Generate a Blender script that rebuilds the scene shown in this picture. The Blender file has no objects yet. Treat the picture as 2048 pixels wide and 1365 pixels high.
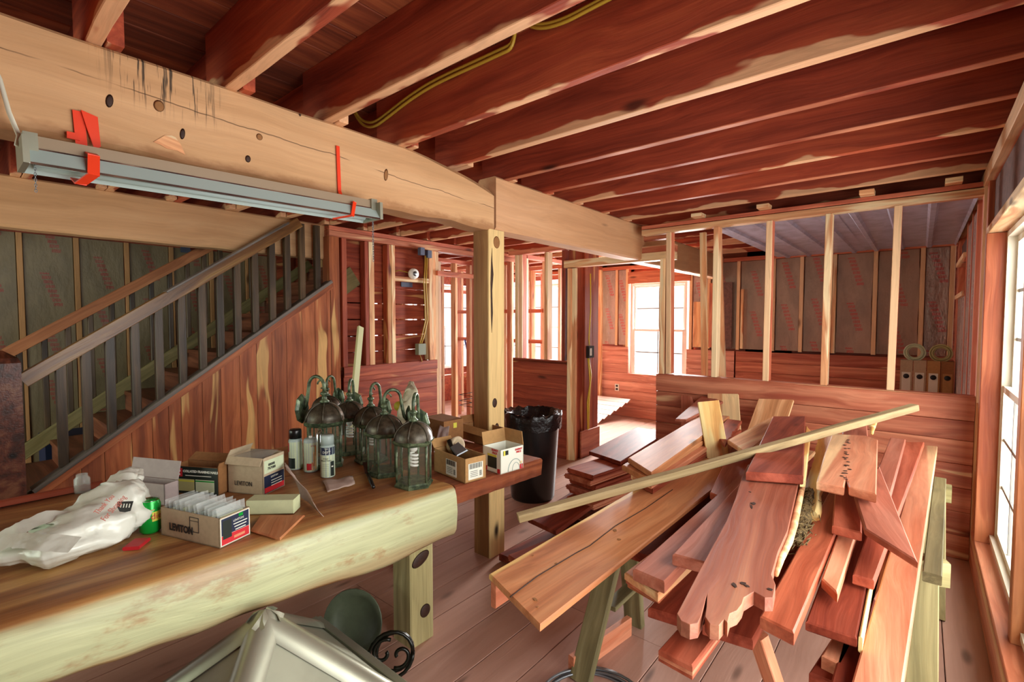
import bpy, bmesh, math, random
from mathutils import Vector, Matrix, noise as mnoise
S = bpy.context.scene
COL = S.collection
R = math.radians
rnd = random.Random(7)

# ------------------------------------------------------------------ camera
FPX, CX, CY, YAW, PITCH, EYE = 974.0, 1024.0, 682.5, R(40), R(2.5), 1.5
cam_d = bpy.data.cameras.new('camera')
cam_d.sensor_width = 36.0
cam_d.lens = 36.0 * FPX / 2048.0
cam_d.clip_start = 0.02
cam = bpy.data.objects.new('camera', cam_d)
COL.objects.link(cam)
cam.location = (0, 0, EYE)
cam.rotation_euler = (R(90) - PITCH, 0, YAW)
S.camera = cam

# ------------------------------------------------------------------ world, lights, exposure
W = bpy.data.worlds.new('daylight')
S.world = W
W.use_nodes = True
_bg = W.node_tree.nodes['Background']
_bg.inputs[0].default_value = (0.93, 0.97, 1.0, 1)
_bg.inputs[1].default_value = 1.35
S.view_settings.view_transform = 'Standard'
S.view_settings.look = 'None'
S.view_settings.gamma = 1.0
S.view_settings.use_curve_mapping = False
S.view_settings.exposure = 0.35


def area(name, loc, target, sx, sy, power, col=(1, 1, 1)):
    d = bpy.data.lights.new(name, 'AREA')
    d.shape = 'RECTANGLE'
    d.size = sx
    d.size_y = sy
    d.energy = power
    d.color = col
    o = bpy.data.objects.new(name, d)
    COL.objects.link(o)
    o.location = loc
    o.rotation_euler = (Vector(target) - Vector(loc)).to_track_quat('-Z', 'Y').to_euler()
    return o


area('window_daylight', (0.75, 2.2, 1.2), (-2.0, 2.2, 0.9), 3.4, 1.8, 130, (1, 0.97, 0.93))
area('far_window_daylight', (-2.95, 7.5, 1.4), (-2.95, 4.0, 0.4), 0.9, 1.4, 480, (1, 0.97, 0.95))
area('left_window_daylight', (-5.0, 7.5, 1.4), (-4.6, 4.0, 1.0), 1.6, 1.4, 120, (1, 0.95, 0.95))
area('side_room_daylight', (-7.0, 5.6, 1.4), (-4.6, 5.2, 1.0), 1.6, 1.4, 100, (1, 0.95, 0.95))
area('rear_window_daylight', (-3.0, -2.6, 1.3), (-2.4, 1.0, 0.9), 2.6, 1.6, 45, (0.86, 1.0, 0.72))

# ------------------------------------------------------------------ measuring helpers (pixel on a world plane -> point)
_f = Vector((-math.sin(YAW) * math.cos(PITCH), math.cos(YAW) * math.cos(PITCH), -math.sin(PITCH)))
_r = Vector((math.cos(YAW), math.sin(YAW), 0))
_u = _r.cross(_f)


def at(u, v, **k):
    d = _f + _r * ((u - CX) / FPX) - _u * ((v - CY) / FPX)
    (a, val), = k.items()
    i = 'xyz'.index(a)
    o = Vector((0, 0, EYE))
    return o + d * ((val - o[i]) / d[i])


def lin(c):
    if isinstance(c, str):
        c = [int(c[i:i + 2], 16) for i in (0, 2, 4)]
    return tuple(((x / 255) / 12.92 if x / 255 <= 0.04045 else ((x / 255 + 0.055) / 1.055) ** 2.4) for x in c) + (1,)


# ------------------------------------------------------------------ materials
class NT:
    def __init__(s, name):
        s.m = bpy.data.materials.new(name)
        s.m.use_nodes = True
        s.t = s.m.node_tree
        s.b = s.t.nodes['Principled BSDF']

    def n(s, typ, **k):
        x = s.t.nodes.new(typ)
        for a, v in k.items():
            if a.startswith('i_'):
                key = a[2:]
                x.inputs[int(key) if key.isdigit() else key].default_value = v
            else:
                setattr(x, a, v)
        return x

    def l(s, a, b):
        s.t.links.new(a, b)

    def math(s, op, a, b=None, c=None, clamp=False):
        x = s.n('ShaderNodeMath', operation=op, use_clamp=clamp)
        for i, v in enumerate((a, b, c)):
            if v is None:
                continue
            if isinstance(v, (int, float)):
                x.inputs[i].default_value = v
            else:
                s.l(v, x.inputs[i])
        return x.outputs[0]

    def vec(s, op, a, b):
        x = s.n('ShaderNodeVectorMath', operation=op)
        for i, v in enumerate((a, b)):
            if isinstance(v, (tuple, list)):
                x.inputs[i].default_value = v
            else:
                s.l(v, x.inputs[i])
        return x.outputs[0]

    def mix(s, f, a, b, mode='MIX'):
        x = s.n('ShaderNodeMix', data_type='RGBA', blend_type=mode)
        for i, v in ((0, f), (6, a), (7, b)):
            if isinstance(v, (int, float)):
                x.inputs[i].default_value = v
            elif isinstance(v, tuple):
                x.inputs[i].default_value = v
            else:
                s.l(v, x.inputs[i])
        return x.outputs[2]

    def noise(s, v, scale=1, detail=3, rough=0.55):
        x = s.n('ShaderNodeTexNoise')
        x.inputs['Scale'].default_value = scale
        x.inputs['Detail'].default_value = detail
        x.inputs['Roughness'].default_value = rough
        s.l(v, x.inputs['Vector'])
        return x.outputs[0]

    def step(s, v, a, b):
        x = s.n('ShaderNodeMapRange', interpolation_type='SMOOTHSTEP')
        x.inputs[1].default_value = a
        x.inputs[2].default_value = b
        s.l(v, x.inputs[0])
        return x.outputs[0]

    def obj(s, rand=True):
        tc = s.n('ShaderNodeTexCoord').outputs['Object']
        if not rand:
            return tc
        oi = s.n('ShaderNodeObjectInfo').outputs['Random']
        c = s.n('ShaderNodeCombineXYZ')
        s.l(s.math('MULTIPLY', oi, 37.0), c.inputs[0])
        s.l(s.math('MULTIPLY', oi, 91.0), c.inputs[1])
        s.l(s.math('MULTIPLY', oi, 53.0), c.inputs[2])
        return s.vec('ADD', tc, c.outputs[0])

    def bump(s, h, strength=0.3, dist=0.01):
        x = s.n('ShaderNodeBump')
        x.inputs['Strength'].default_value = strength
        x.inputs['Distance'].default_value = dist
        s.l(h, x.inputs['Height'])
        s.l(x.outputs[0], s.b.inputs['Normal'])


def wood(name, dark, mid, light, sap=None, mode=None, amt=0.5, rough=0.55, vary=0.22, knots=1.0, stain=0.0, gs=1.0, spec=0.35, p=0.0, gc=1.0, extra=None):
    """cedar/fir: grain along local X; mode: noise / edge / bottom / slab"""
    s = NT(name)
    V = s.obj()
    O = s.obj(False)
    warp = s.noise(s.vec('MULTIPLY', V, (1.1, 3.2, 3.2)), 1, 2)
    wv = s.n('ShaderNodeCombineXYZ')
    k = s.math('MULTIPLY', s.math('SUBTRACT', warp, 0.5), 0.16)
    s.l(k, wv.inputs[1])
    s.l(k, wv.inputs[2])
    Vw = s.vec('ADD', V, wv.outputs[0])
    g1 = s.noise(s.vec('MULTIPLY', Vw, (0.5 * gs, 17 * gs, 17 * gs)), 1, 5, 0.6)
    g2 = s.noise(s.vec('MULTIPLY', Vw, (2.2, 95, 95)), 1, 2)
    big = s.noise(s.vec('MULTIPLY', V, (0.9, 3, 3)), 1, 2)
    ramp = s.n('ShaderNodeValToRGB')
    e = ramp.color_ramp.elements
    e[0].position = 0.5 - 0.12 / gc
    e[0].color = lin(dark)
    e[1].position = 0.5 + 0.12 / gc
    e[1].color = lin(light)
    m = e.new(0.5)
    m.color = lin(mid)
    s.l(s.math('ADD', s.math('MULTIPLY', g1, 0.7), s.math('MULTIPLY', big, 0.3)), ramp.inputs[0])
    col = ramp.outputs[0]
    if sap:
        sx = s.n('ShaderNodeSeparateXYZ')
        s.l(O, sx.inputs[0])
        nz = s.noise(s.vec('MULTIPLY', V, (2.0, 5, 5)), 1, 3)
        if mode == 'noise':
            f = s.step(s.noise(s.vec('MULTIPLY', Vw, (0.7, 9, 9)), 1, 2), 1 - amt - 0.03, 1 - amt + 0.03)
        elif mode == 'edge':   # one long edge (+Y side) carries sapwood
            f = s.step(s.math('ADD', sx.outputs[1], s.math('MULTIPLY', s.math('SUBTRACT', nz, 0.5), p or 0.14)), amt - 0.006, amt + 0.006)
        elif mode == 'bottom':  # low edge (-Z) of a joist, waning in and out
            f = s.step(s.math('ADD', s.math('MULTIPLY', sx.outputs[2], -1), s.math('MULTIPLY', s.math('SUBTRACT', nz, 0.5), p or 0.26)), amt - 0.006, amt + 0.006)
        elif mode == 'slab':    # live edge face: +Y end of the slab
            f = s.step(s.math('ADD', sx.outputs[1], s.math('MULTIPLY', s.math('SUBTRACT', nz, 0.5), p or 0.05)), amt - 0.008, amt + 0.012)
        sapc = s.mix(s.math('MULTIPLY', g1, 0.5), lin(sap), lin([max(0, int(x * 0.82)) for x in ([int(sap[i:i + 2], 16) for i in (0, 2, 4)] if isinstance(sap, str) else sap)]))
        if mode in ('edge', 'bottom'):   # reddish halo line at the sap boundary comes from grain
            f = s.math('MULTIPLY', f, 0.94)
        col = s.mix(f, col, sapc)
    if knots:
        vo = s.n('ShaderNodeTexVoronoi')
        s.l(s.vec('MULTIPLY', Vw, (2.1, 6.5, 6.5)), vo.inputs['Vector'])
        vo.inputs['Scale'].default_value = 1
        kd = s.step(vo.outputs['Distance'], 0.19, 0.04)
        rv = s.n('ShaderNodeSeparateColor')
        s.l(vo.outputs['Color'], rv.inputs[0])
        kd = s.math('MULTIPLY', kd, s.math('MULTIPLY', s.step(rv.outputs[0], 0.52, 0.6), 0.75 * knots))
        col = s.mix(kd, col, lin([int(x * 0.42) for x in (dark if not isinstance(dark, str) else [int(dark[i:i + 2], 16) for i in (0, 2, 4)])]))
    g3 = s.noise(s.vec('MULTIPLY', Vw, (0.9, 34, 34)), 1, 3, 0.6)
    q = min(gc, 1.0) ** 1.5
    fine = s.math('ADD', s.math('ADD', s.math('MULTIPLY', g2, 0.40 * q), s.math('MULTIPLY', g3, 0.55 * q)), 1.02 - 0.47 * q)
    oi = s.n('ShaderNodeObjectInfo').outputs['Random']
    val = s.math('MULTIPLY', fine, s.math('ADD', s.math('MULTIPLY', s.math('FRACT', s.math('MULTIPLY', oi, 17.31)), vary), 1 - vary / 2))
    if stain:
        st = s.step(s.noise(s.vec('MULTIPLY', V, (5, 14, 14)), 1, 5, 0.7), 0.60, 0.72)
        col = s.mix(s.math('MULTIPLY', st, stain), col, lin(dark))
    if extra:
        col = extra(s, V, O, col)
    hs = s.n('ShaderNodeHueSaturation')
    s.l(val, hs.inputs['Value'])
    s.l(col, hs.inputs['Color'])
    s.l(hs.outputs[0], s.b.inputs['Base Color'])
    s.b.inputs['Roughness'].default_value = rough
    s.b.inputs['Specular IOR Level'].default_value = spec
    s.bump(s.math('ADD', g2, s.math('MULTIPLY', g1, 0.6)), 0.25, 0.004)
    return s.m


def plain(name, c, rough=0.5, metal=0.0, spec=0.5, trans=0.0, alpha=1.0, noise=0.0, nscale=30, bump=0.0, emit=None, c2=None, rand=False):
    s = NT(name)
    col = lin(c)
    if noise or bump or c2:
        v = s.noise(s.obj(True), nscale, 4, 0.6)
        a = lin(c2) if c2 else tuple(x * (1 - noise) for x in col[:3]) + (1,)
        s.l(s.mix(s.step(v, 0.35, 0.68), col, a), s.b.inputs['Base Color'])
        if bump:
            s.bump(v, bump, 0.01)
    else:
        s.b.inputs['Base Color'].default_value = col
    s.b.inputs['Roughness'].default_value = rough
    s.b.inputs['Metallic'].default_value = metal
    s.b.inputs['Specular IOR Level'].default_value = spec
    s.b.inputs['Transmission Weight'].default_value = trans
    s.b.inputs['Alpha'].default_value = alpha
    if emit:
        s.b.inputs['Emission Color'].default_value = lin(emit[0])
        s.b.inputs['Emission Strength'].default_value = emit[1]
    return s.m


def insulation_mat(name, base, ink, rough=0.45, bmp=0.35):
    s = NT(name)
    O = s.obj(False)
    V = s.obj()
    sx = s.n('ShaderNodeSeparateXYZ')
    s.l(O, sx.inputs[0])
    x, y = sx.outputs[0], sx.outputs[1]
    oi = s.n('ShaderNodeObjectInfo').outputs['Random']
    xs = s.math('ADD', x, s.math('MULTIPLY', oi, 3.0))
    fx = s.math('FRACT', s.math('MULTIPLY', xs, 1.9))
    rowi = s.math('FLOOR', s.math('MULTIPLY', fx, 12))
    band = s.math('LESS_THAN', fx, 0.62)
    c0 = s.math('ADD', s.math('MULTIPLY', rowi, 0.013), -0.055)
    inb = s.math('LESS_THAN', s.math('ABSOLUTE', s.math('SUBTRACT', y, c0)), 0.034)
    rows = s.math('LESS_THAN', s.math('FRACT', s.math('MULTIPLY', fx, 12)), 0.72)
    lett = s.math('GREATER_THAN', s.noise(s.vec('MULTIPLY', O, (160, 160, 10)), 1, 1), 0.42)
    msk = s.math('MULTIPLY', s.math('MULTIPLY', band, inb), s.math('MULTIPLY', rows, lett))
    wr = s.noise(s.vec('MULTIPLY', V, (2.5, 7, 7)), 1, 4, 0.6)
    wr2 = s.noise(s.vec('MULTIPLY', V, (14, 22, 22)), 1, 3, 0.6)
    col = s.mix(s.step(wr, 0.35, 0.7), lin(base), tuple(v * 0.72 for v in lin(base)[:3]) + (1,))
    col = s.mix(s.math('MULTIPLY', msk, 0.75), col, lin(ink))
    s.l(col, s.b.inputs['Base Color'])
    s.b.inputs['Roughness'].default_value = rough
    s.bump(s.math('ADD', wr, s.math('MULTIPLY', wr2, 0.35)), bmp, 0.035)
    return s.m


M = {}


def beam_marks(s, V, O, col):
    """long drying check, black water streaks near one spot of the top edge, brown wane along the foot"""
    sx = s.n('ShaderNodeSeparateXYZ')
    s.l(O, sx.inputs[0])
    x, z = sx.outputs[0], sx.outputs[2]
    n1 = s.noise(s.vec('MULTIPLY', O, (2.2, 0, 0)), 1, 4, 0.6)
    line = s.math('ABSOLUTE', s.math('SUBTRACT', z, s.math('ADD', s.math('MULTIPLY', x, -0.045), s.math('ADD', s.math('MULTIPLY', s.math('SUBTRACT', n1, 0.5), 0.06), 0.045))))
    ck = s.math('MULTIPLY', s.step(line, 0.0028, 0.0008), s.step(s.noise(s.vec('MULTIPLY', O, (3, 1, 1)), 1, 2), 0.40, 0.5))
    col = s.mix(s.math('MULTIPLY', ck, 0.8), col, lin('4A2E1A'))
    st = s.noise(s.vec('MULTIPLY', O, (75, 1, 4)), 1, 3, 0.7)
    reg = s.math('MULTIPLY', s.step(s.math('ABSOLUTE', s.math('SUBTRACT', s.math('ADD', x, s.math('MULTIPLY', z, 0.3)), 0.06)), 0.22, 0.06), s.step(z, -0.03, 0.08))
    col = s.mix(s.math('MULTIPLY', s.math('MULTIPLY', s.step(st, 0.53, 0.60), reg), 0.9), col, lin('2A2622'))
    lo = s.math('MULTIPLY', s.step(s.math('ADD', z, s.math('MULTIPLY', s.noise(s.vec('MULTIPLY', O, (5, 3, 9)), 1, 4, 0.7), 0.12)), -0.055, -0.10), 0.65)
    return s.mix(lo, col, lin('8A5A34'))


M['joist'] = wood('joist_cedar', '7E3220', '9E452C', 'B65836', sap='E6B488', mode='bottom', amt=0.118, rough=0.6, knots=1.1)
M['joist_plain'] = wood('joist_cedar_clear', '7A2E1C', '983F28', 'B05032', sap='D88E68', mode='bottom', amt=0.131, rough=0.6, knots=1.2, p=0.03)  # salmon underside is light bounced off the floor, put into the colour
M['subfloor'] = wood('subfloor_cedar', '5E2A1A', '7C3B24', '96502F', rough=0.7)
M['stud'] = wood('stud_cedar', 'A4523A', 'C0694C', 'D68A66', sap='EBC79A', mode='edge', amt=0.03, p=.06, rough=0.6)
M['stud_pale'] = wood('stud_pale', 'B5764E', 'D29A6C', 'E4BB88', sap='EFD6A8', mode='noise', amt=0.5, rough=0.6)
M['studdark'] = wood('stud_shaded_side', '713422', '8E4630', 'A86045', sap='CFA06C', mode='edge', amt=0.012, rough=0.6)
M['panel'] = wood('wall_cedar', '984C36', 'B0664A', 'C68262', sap='E5B98A', mode='noise', amt=0.34, rough=0.5, vary=0.2)
M['panel_dark'] = wood('wall_cedar_deep', '7A3220', '95432C', 'AD5B3C', sap='C9945E', mode='noise', amt=0.33, rough=0.5, vary=0.15)
M['stairpanel'] = wood('stair_panel_cedar', '7E4226', 'A05A35', 'B87044', sap='DDB271', mode='noise', amt=0.37, rough=0.4, vary=0.25)
M['beam'] = wood('fir_timber', 'B48A5E', 'C49A6E', 'D0A87C', rough=0.7, knots=1.2, stain=0.15, vary=0.06, gs=0.6, gc=.6)
M['beam_near'] = wood('fir_timber_stained', 'B48A5E', 'C49A6E', 'D0A87C', rough=0.7, knots=1.3, stain=0.15, vary=0.02, gs=0.6, gc=.6, extra=beam_marks)
M['beam2'] = wood('fir_timber_smooth', 'BA8A60', 'C89A70', 'D4A880', rough=0.65, knots=0.9, gc=.6, stain=0.12, vary=0.06, gs=0.6)
M['post'] = wood('cedar_post', '6E4626', '885C34', '9E7446', sap='EACB8C', mode='edge', amt=0.058, p=.03, rough=0.55, knots=1.6, vary=0.05, gs=0.5)  # brown front and pale side put the uneven window light into the colour
M['floor'] = wood('floor_boards', 'A47E6C', 'B68E7C', 'C49E8C', rough=0.45, vary=0.12, knots=0.9, spec=0.4, stain=0.3, gc=.4)
M['dark_rail'] = wood('dark_stained_wood', '2A2012', '40301C', '5A452A', rough=0.4, vary=0.2, knots=0.5)
M['rail'] = wood('handrail_wood', '4A3018', '6C4A28', '8A6A3A', rough=0.3, vary=0.1, knots=0.4)
M['stringer'] = wood('stringer_wood', '5A5634', '746C44', '8A8258', rough=0.5, vary=0.1)
M['cap'] = wood('grey_cap_wood', '4A443E', '66605A', '827C74', rough=0.35, vary=0.1)
M['tread'] = wood('tread_wood', '5A3022', '73412C', '8C553C', rough=0.45)
M['newel'] = wood('newel_wood', '32180F', '54291B', '6E4630', rough=0.35, knots=1.6)
M['tan'] = wood('tan_cedar_board', 'A2643E', 'B8774C', 'C98C5E', sap='E8C078', mode='edge', amt=0.115, p=.05, rough=0.5, vary=0.08)
M['tan2'] = wood('pale_cedar_board', 'B98055', 'D29A6C', 'E2B588', sap='EED09C', mode='noise', amt=0.45, rough=0.5, vary=0.1)
M['yellow'] = wood('yellow_cedar_board', 'C98C4A', 'DDA960', 'EEC77E', sap='F2DC98', mode='noise', amt=0.5, rough=0.5, knots=0.2)
M['red'] = wood('red_cedar_board', '803522', '9C4A32', 'B56248', rough=0.55, vary=0.12, spec=0.25)
M['redsap'] = wood('red_cedar_sap_edge', '8E4028', 'A9563A', 'C2714F', sap='E6C184', mode='edge', amt=0.085, p=.05, rough=0.4, vary=0.1, spec=0.5)
M['deep'] = wood('deep_red_cedar', '5E2216', '7C3624', '964A36', rough=0.6, vary=0.1, spec=0.15)
M['jamb'] = wood('jamb_cedar', '94472A', 'B0603C', 'C67A50', rough=0.5)
M['salmon'] = wood('salmon_cedar_board', 'B56A4A', 'CB8462', 'DC9E7A', sap='EBC292', mode='edge', amt=0.05, p=.02, rough=0.5, vary=0.08)
M['rose'] = wood('rose_cedar_board', '8C4A38', 'A5604A', 'B87862', rough=0.55, vary=0.08, spec=0.3)
M['slabtop'] = wood('live_slab', '8A4834', 'A0604A', 'B57A5C', sap='E2BC84', mode='edge', amt=0.145, rough=0.45, knots=1.5)
M['grey'] = wood('weathered_stick', '7A6648', '9C8860', 'B4A27A', rough=0.8, knots=0.3, stain=0.5)
M['treated'] = wood('treated_lumber', '8A8258', 'A69C6C', 'BCB484', rough=0.7, knots=1.3, vary=0.1)
M['treated_dark'] = wood('old_treated_lumber', '5C5638', '78704C', '8E8862', rough=0.7, knots=1.0, vary=0.1)
def slab_stains(s, V, O, col):
    sx = s.n('ShaderNodeSeparateXYZ')
    s.l(O, sx.inputs[0])
    fr = s.step(sx.outputs[1], 0.56, 0.575)
    st = s.step(s.noise(s.vec('MULTIPLY', O, (4, 3, 9)), 1, 5, 0.7), 0.52, 0.68)
    lo = s.step(sx.outputs[2], 0.60, 0.54)
    f = s.math('MULTIPLY', fr, s.math('MAXIMUM', s.math('MULTIPLY', st, 0.62), s.math('MULTIPLY', lo, 0.5)))
    return s.mix(f, col, lin('9A6840'))


M['table'] = wood('live_edge_table', '784A2A', '96643A', 'B88C54', sap='BEC497', mode='slab', amt=0.563, p=0.04, rough=0.42, knots=0.7, stain=0.28, vary=0.02, spec=0.45, gs=0.6, gc=1.3, extra=slab_stains)
M['bark'] = plain('stringy_bark', '8A7448', 0.95, noise=0.6, nscale=90, bump=1.0, c2='4A3A22')
M['endgrain'] = plain('end_grain', 'B08A58', 0.8, noise=0.35, nscale=140, bump=0.4)
M['kraft'] = insulation_mat('kraft_paper_insulation', 'A08672', 'B23A30')
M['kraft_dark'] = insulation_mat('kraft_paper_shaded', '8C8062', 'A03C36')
M['panel_far'] = wood('wall_cedar_pale', 'AE6C58', 'C48672', 'D69E88', sap='E9C8A4', mode='noise', amt=0.3, rough=0.6, vary=0.12)
M['stud_pink'] = wood('stud_pinkish', 'A8624E', 'C27E68', 'D69C84', sap='F0D8B8', mode='edge', amt=0.028, p=.06, rough=0.6)
M['palepanel'] = plain('pale_panelling', 'E8DCD2', 0.5)
M['foil'] = insulation_mat('crinkled_vapour_film', 'B09C92', 'B84448', 0.25, 1.0)
M['mesh_board'] = plain('weathered_header', '6E5048', 0.8, noise=0.35, nscale=24, bump=0.5)
M['metal_roof'] = plain('galvanised_sheet', 'C6C6DC', 0.3, metal=0.3, noise=0.3, nscale=9)
M['vinyl'] = plain('white_vinyl', 'E4E0CC', 0.4)
M['vinyl_bright'] = plain('white_frame', 'F2F0EA', 0.4)
M['muntin'] = plain('muntin_grey', '8E8E8A', 0.4)
M['black'] = plain('black_plastic', '121212', 0.3)
M['bag'] = plain('black_bag', '0C0C0E', 0.22, noise=0.4, nscale=20, bump=0.8)
M['galv'] = plain('galvanised_steel', 'A8AA96', 0.35, metal=0.6, noise=0.15, nscale=5)
M['galvp'] = plain('galvanised_panel', 'A2A48E', 0.5, metal=0.35, noise=0.15, nscale=6)
M['steel'] = plain('steel_cable', '7E8488', 0.4, metal=0.8)
M['verdigris'] = plain('verdigris_bronze', '303E2C', 0.4, metal=0.3, noise=0.4, nscale=40, c2='687858')
M['verdigris_dark'] = plain('dark_bronze', '3A3428', 0.38, metal=0.4, noise=0.35, nscale=30, c2='5C5646')
M['white'] = plain('white_plastic', 'E4E4DA', 0.4)
M['cfl'] = plain('cfl_tube', 'EEEFE6', 0.25)
M['orange'] = plain('orange_strap', 'E8401E', 0.4)
M['lampgrey'] = plain('lamp_reflector', 'A4B6B0', 0.4)
M['lamplens'] = plain('lamp_tube', 'A9BDBA', 0.25)
M['lampchan'] = plain('lamp_channel', '94826A', 0.35, metal=0.15)
M['chrome'] = plain('chrome_trim', 'C8CCD0', 0.12, metal=1.0)
M['card'] = plain('cardboard', 'B28A56', 0.85, noise=0.12, nscale=50)
M['card2'] = plain('cardboard_light', 'B8A688', 0.85, noise=0.1, nscale=50)
M['card3'] = plain('cardboard_brown', '94663A', 0.85, noise=0.15, nscale=50)
M['carddark'] = plain('dark_print', '16241E', 0.5)
M['navy'] = plain('navy_print', '1C2740', 0.45)
M['redink'] = plain('red_print', 'C2262E', 0.5)
M['bagink'] = plain('bag_red_ink', 'B86A5C', 0.6)
M['whiteink'] = plain('white_print', 'E2E6D6', 0.5)
M['palegreen'] = plain('pale_label', 'C8D6B2', 0.55, noise=0.06)
M['yellowink'] = plain('yellow_print', 'D6D24A', 0.5)
M['olive'] = plain('olive_print', 'B4B078', 0.5)
M['ink'] = plain('black_ink', '1A1A1A', 0.6)
M['greencan'] = plain('green_can', '12A83C', 0.25, metal=0.3)
M['paper'] = plain('grey_paper', 'B8A294', 0.8, noise=0.12)
M['paperw'] = plain('pale_paper', 'A89A96', 0.7, noise=0.1)
M['foam'] = plain('pale_foam', 'C6CDA0', 0.8, noise=0.08, nscale=40)
M['cloth'] = plain('white_cloth', 'C9C6A6', 0.85, noise=0.25, nscale=18, bump=0.6)
M['strip'] = plain('pale_strip', 'D9E2AE', 0.5)
M['yellowwire'] = plain('yellow_cable', 'B4942E', 0.5)
M['yellowbright'] = plain('bright_yellow_cable', 'D8BE3A', 0.5)
M['whitewire'] = plain('white_cable', 'D0D0BC', 0.5)
M['bluebox'] = plain('blue_box', '4E5A72', 0.5)
M['greybox'] = plain('grey_green_box', '77806A', 0.5)
M['bluepipe'] = plain('blue_pipe', '2C40B8', 0.4)
M['redpipe'] = plain('red_pipe', 'B81E3A', 0.4)
M['brown'] = plain('brown_knot', '3A2012', 0.6, noise=0.4, nscale=60)
M['lampshade'] = plain('green_grey_shade', '4C5440', 0.5, noise=0.15)
M['ironblack'] = plain('black_iron', '14170F', 0.25, metal=0.4)
M['navyjeans'] = plain('blue_tarp', '1B2C50', 0.7)
_g = NT('window_glass')
_g.b.inputs['Base Color'].default_value = (1, 1, 1, 1)
_g.b.inputs['Roughness'].default_value = 0.02
_g.b.inputs['Alpha'].default_value = 0.12
M['glass'] = _g.m
_g = NT('lantern_glass')
_g.b.inputs['Base Color'].default_value = lin('6C7460')
_g.b.inputs['Roughness'].default_value = 0.08
_g.b.inputs['Alpha'].default_value = 0.2
M['lglass'] = _g.m
_g = NT('clear_film')
_g.b.inputs['Base Color'].default_value = lin('CDD6D0')
_g.b.inputs['Roughness'].default_value = 0.12
_g.b.inputs['Alpha'].default_value = 0.35
M['film'] = _g.m
_g = NT('white_bag_plastic')
_g.b.inputs['Base Color'].default_value = lin('DCE0D2')
_g.b.inputs['Roughness'].default_value = 0.28
_g.b.inputs['Subsurface Weight'].default_value = 0.0
_v = _g.noise(_g.obj(False), 11, 3, 0.5)
_g.bump(_v, 0.35, 0.03)
_g.b.inputs['Transmission Weight'].default_value = 0.0
M['whitebag'] = _g.m


# ------------------------------------------------------------------ mesh helpers
WORLD = {}


def link(name, me, mats=None, parent=None, mat4=None):
    o = bpy.data.objects.new(name, me)
    COL.objects.link(o)
    if me is not None and mats and not me.materials:
        for m in (mats if isinstance(mats, (list, tuple)) else [mats]):
            me.materials.append(M[m] if isinstance(m, str) else m)
    w = mat4 or Matrix()
    WORLD[o.name] = w
    if parent is not None:
        o.parent = parent
        o.matrix_parent_inverse = WORLD[parent.name].inverted()
    o.matrix_basis = w
    return o


def tag(o, label, cat, group=None, kind=None):
    o['label'] = label
    o['category'] = cat
    if group:
        o['group'] = group
    if kind:
        o['kind'] = kind
    return o


def thing(name, loc, label, cat, group=None, rz=0.0):
    o = link(name, None, None, None, Matrix.Translation(Vector(loc)) @ Matrix.Rotation(rz, 4, 'Z'))
    return tag(o, label, cat, group)


def frame(o, x, z):
    x = Vector(x).normalized()
    z = Vector(z)
    y = z.cross(x).normalized()
    z = x.cross(y)
    m = Matrix((x, y, z)).transposed().to_4x4()
    m.translation = Vector(o)
    return m


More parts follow.
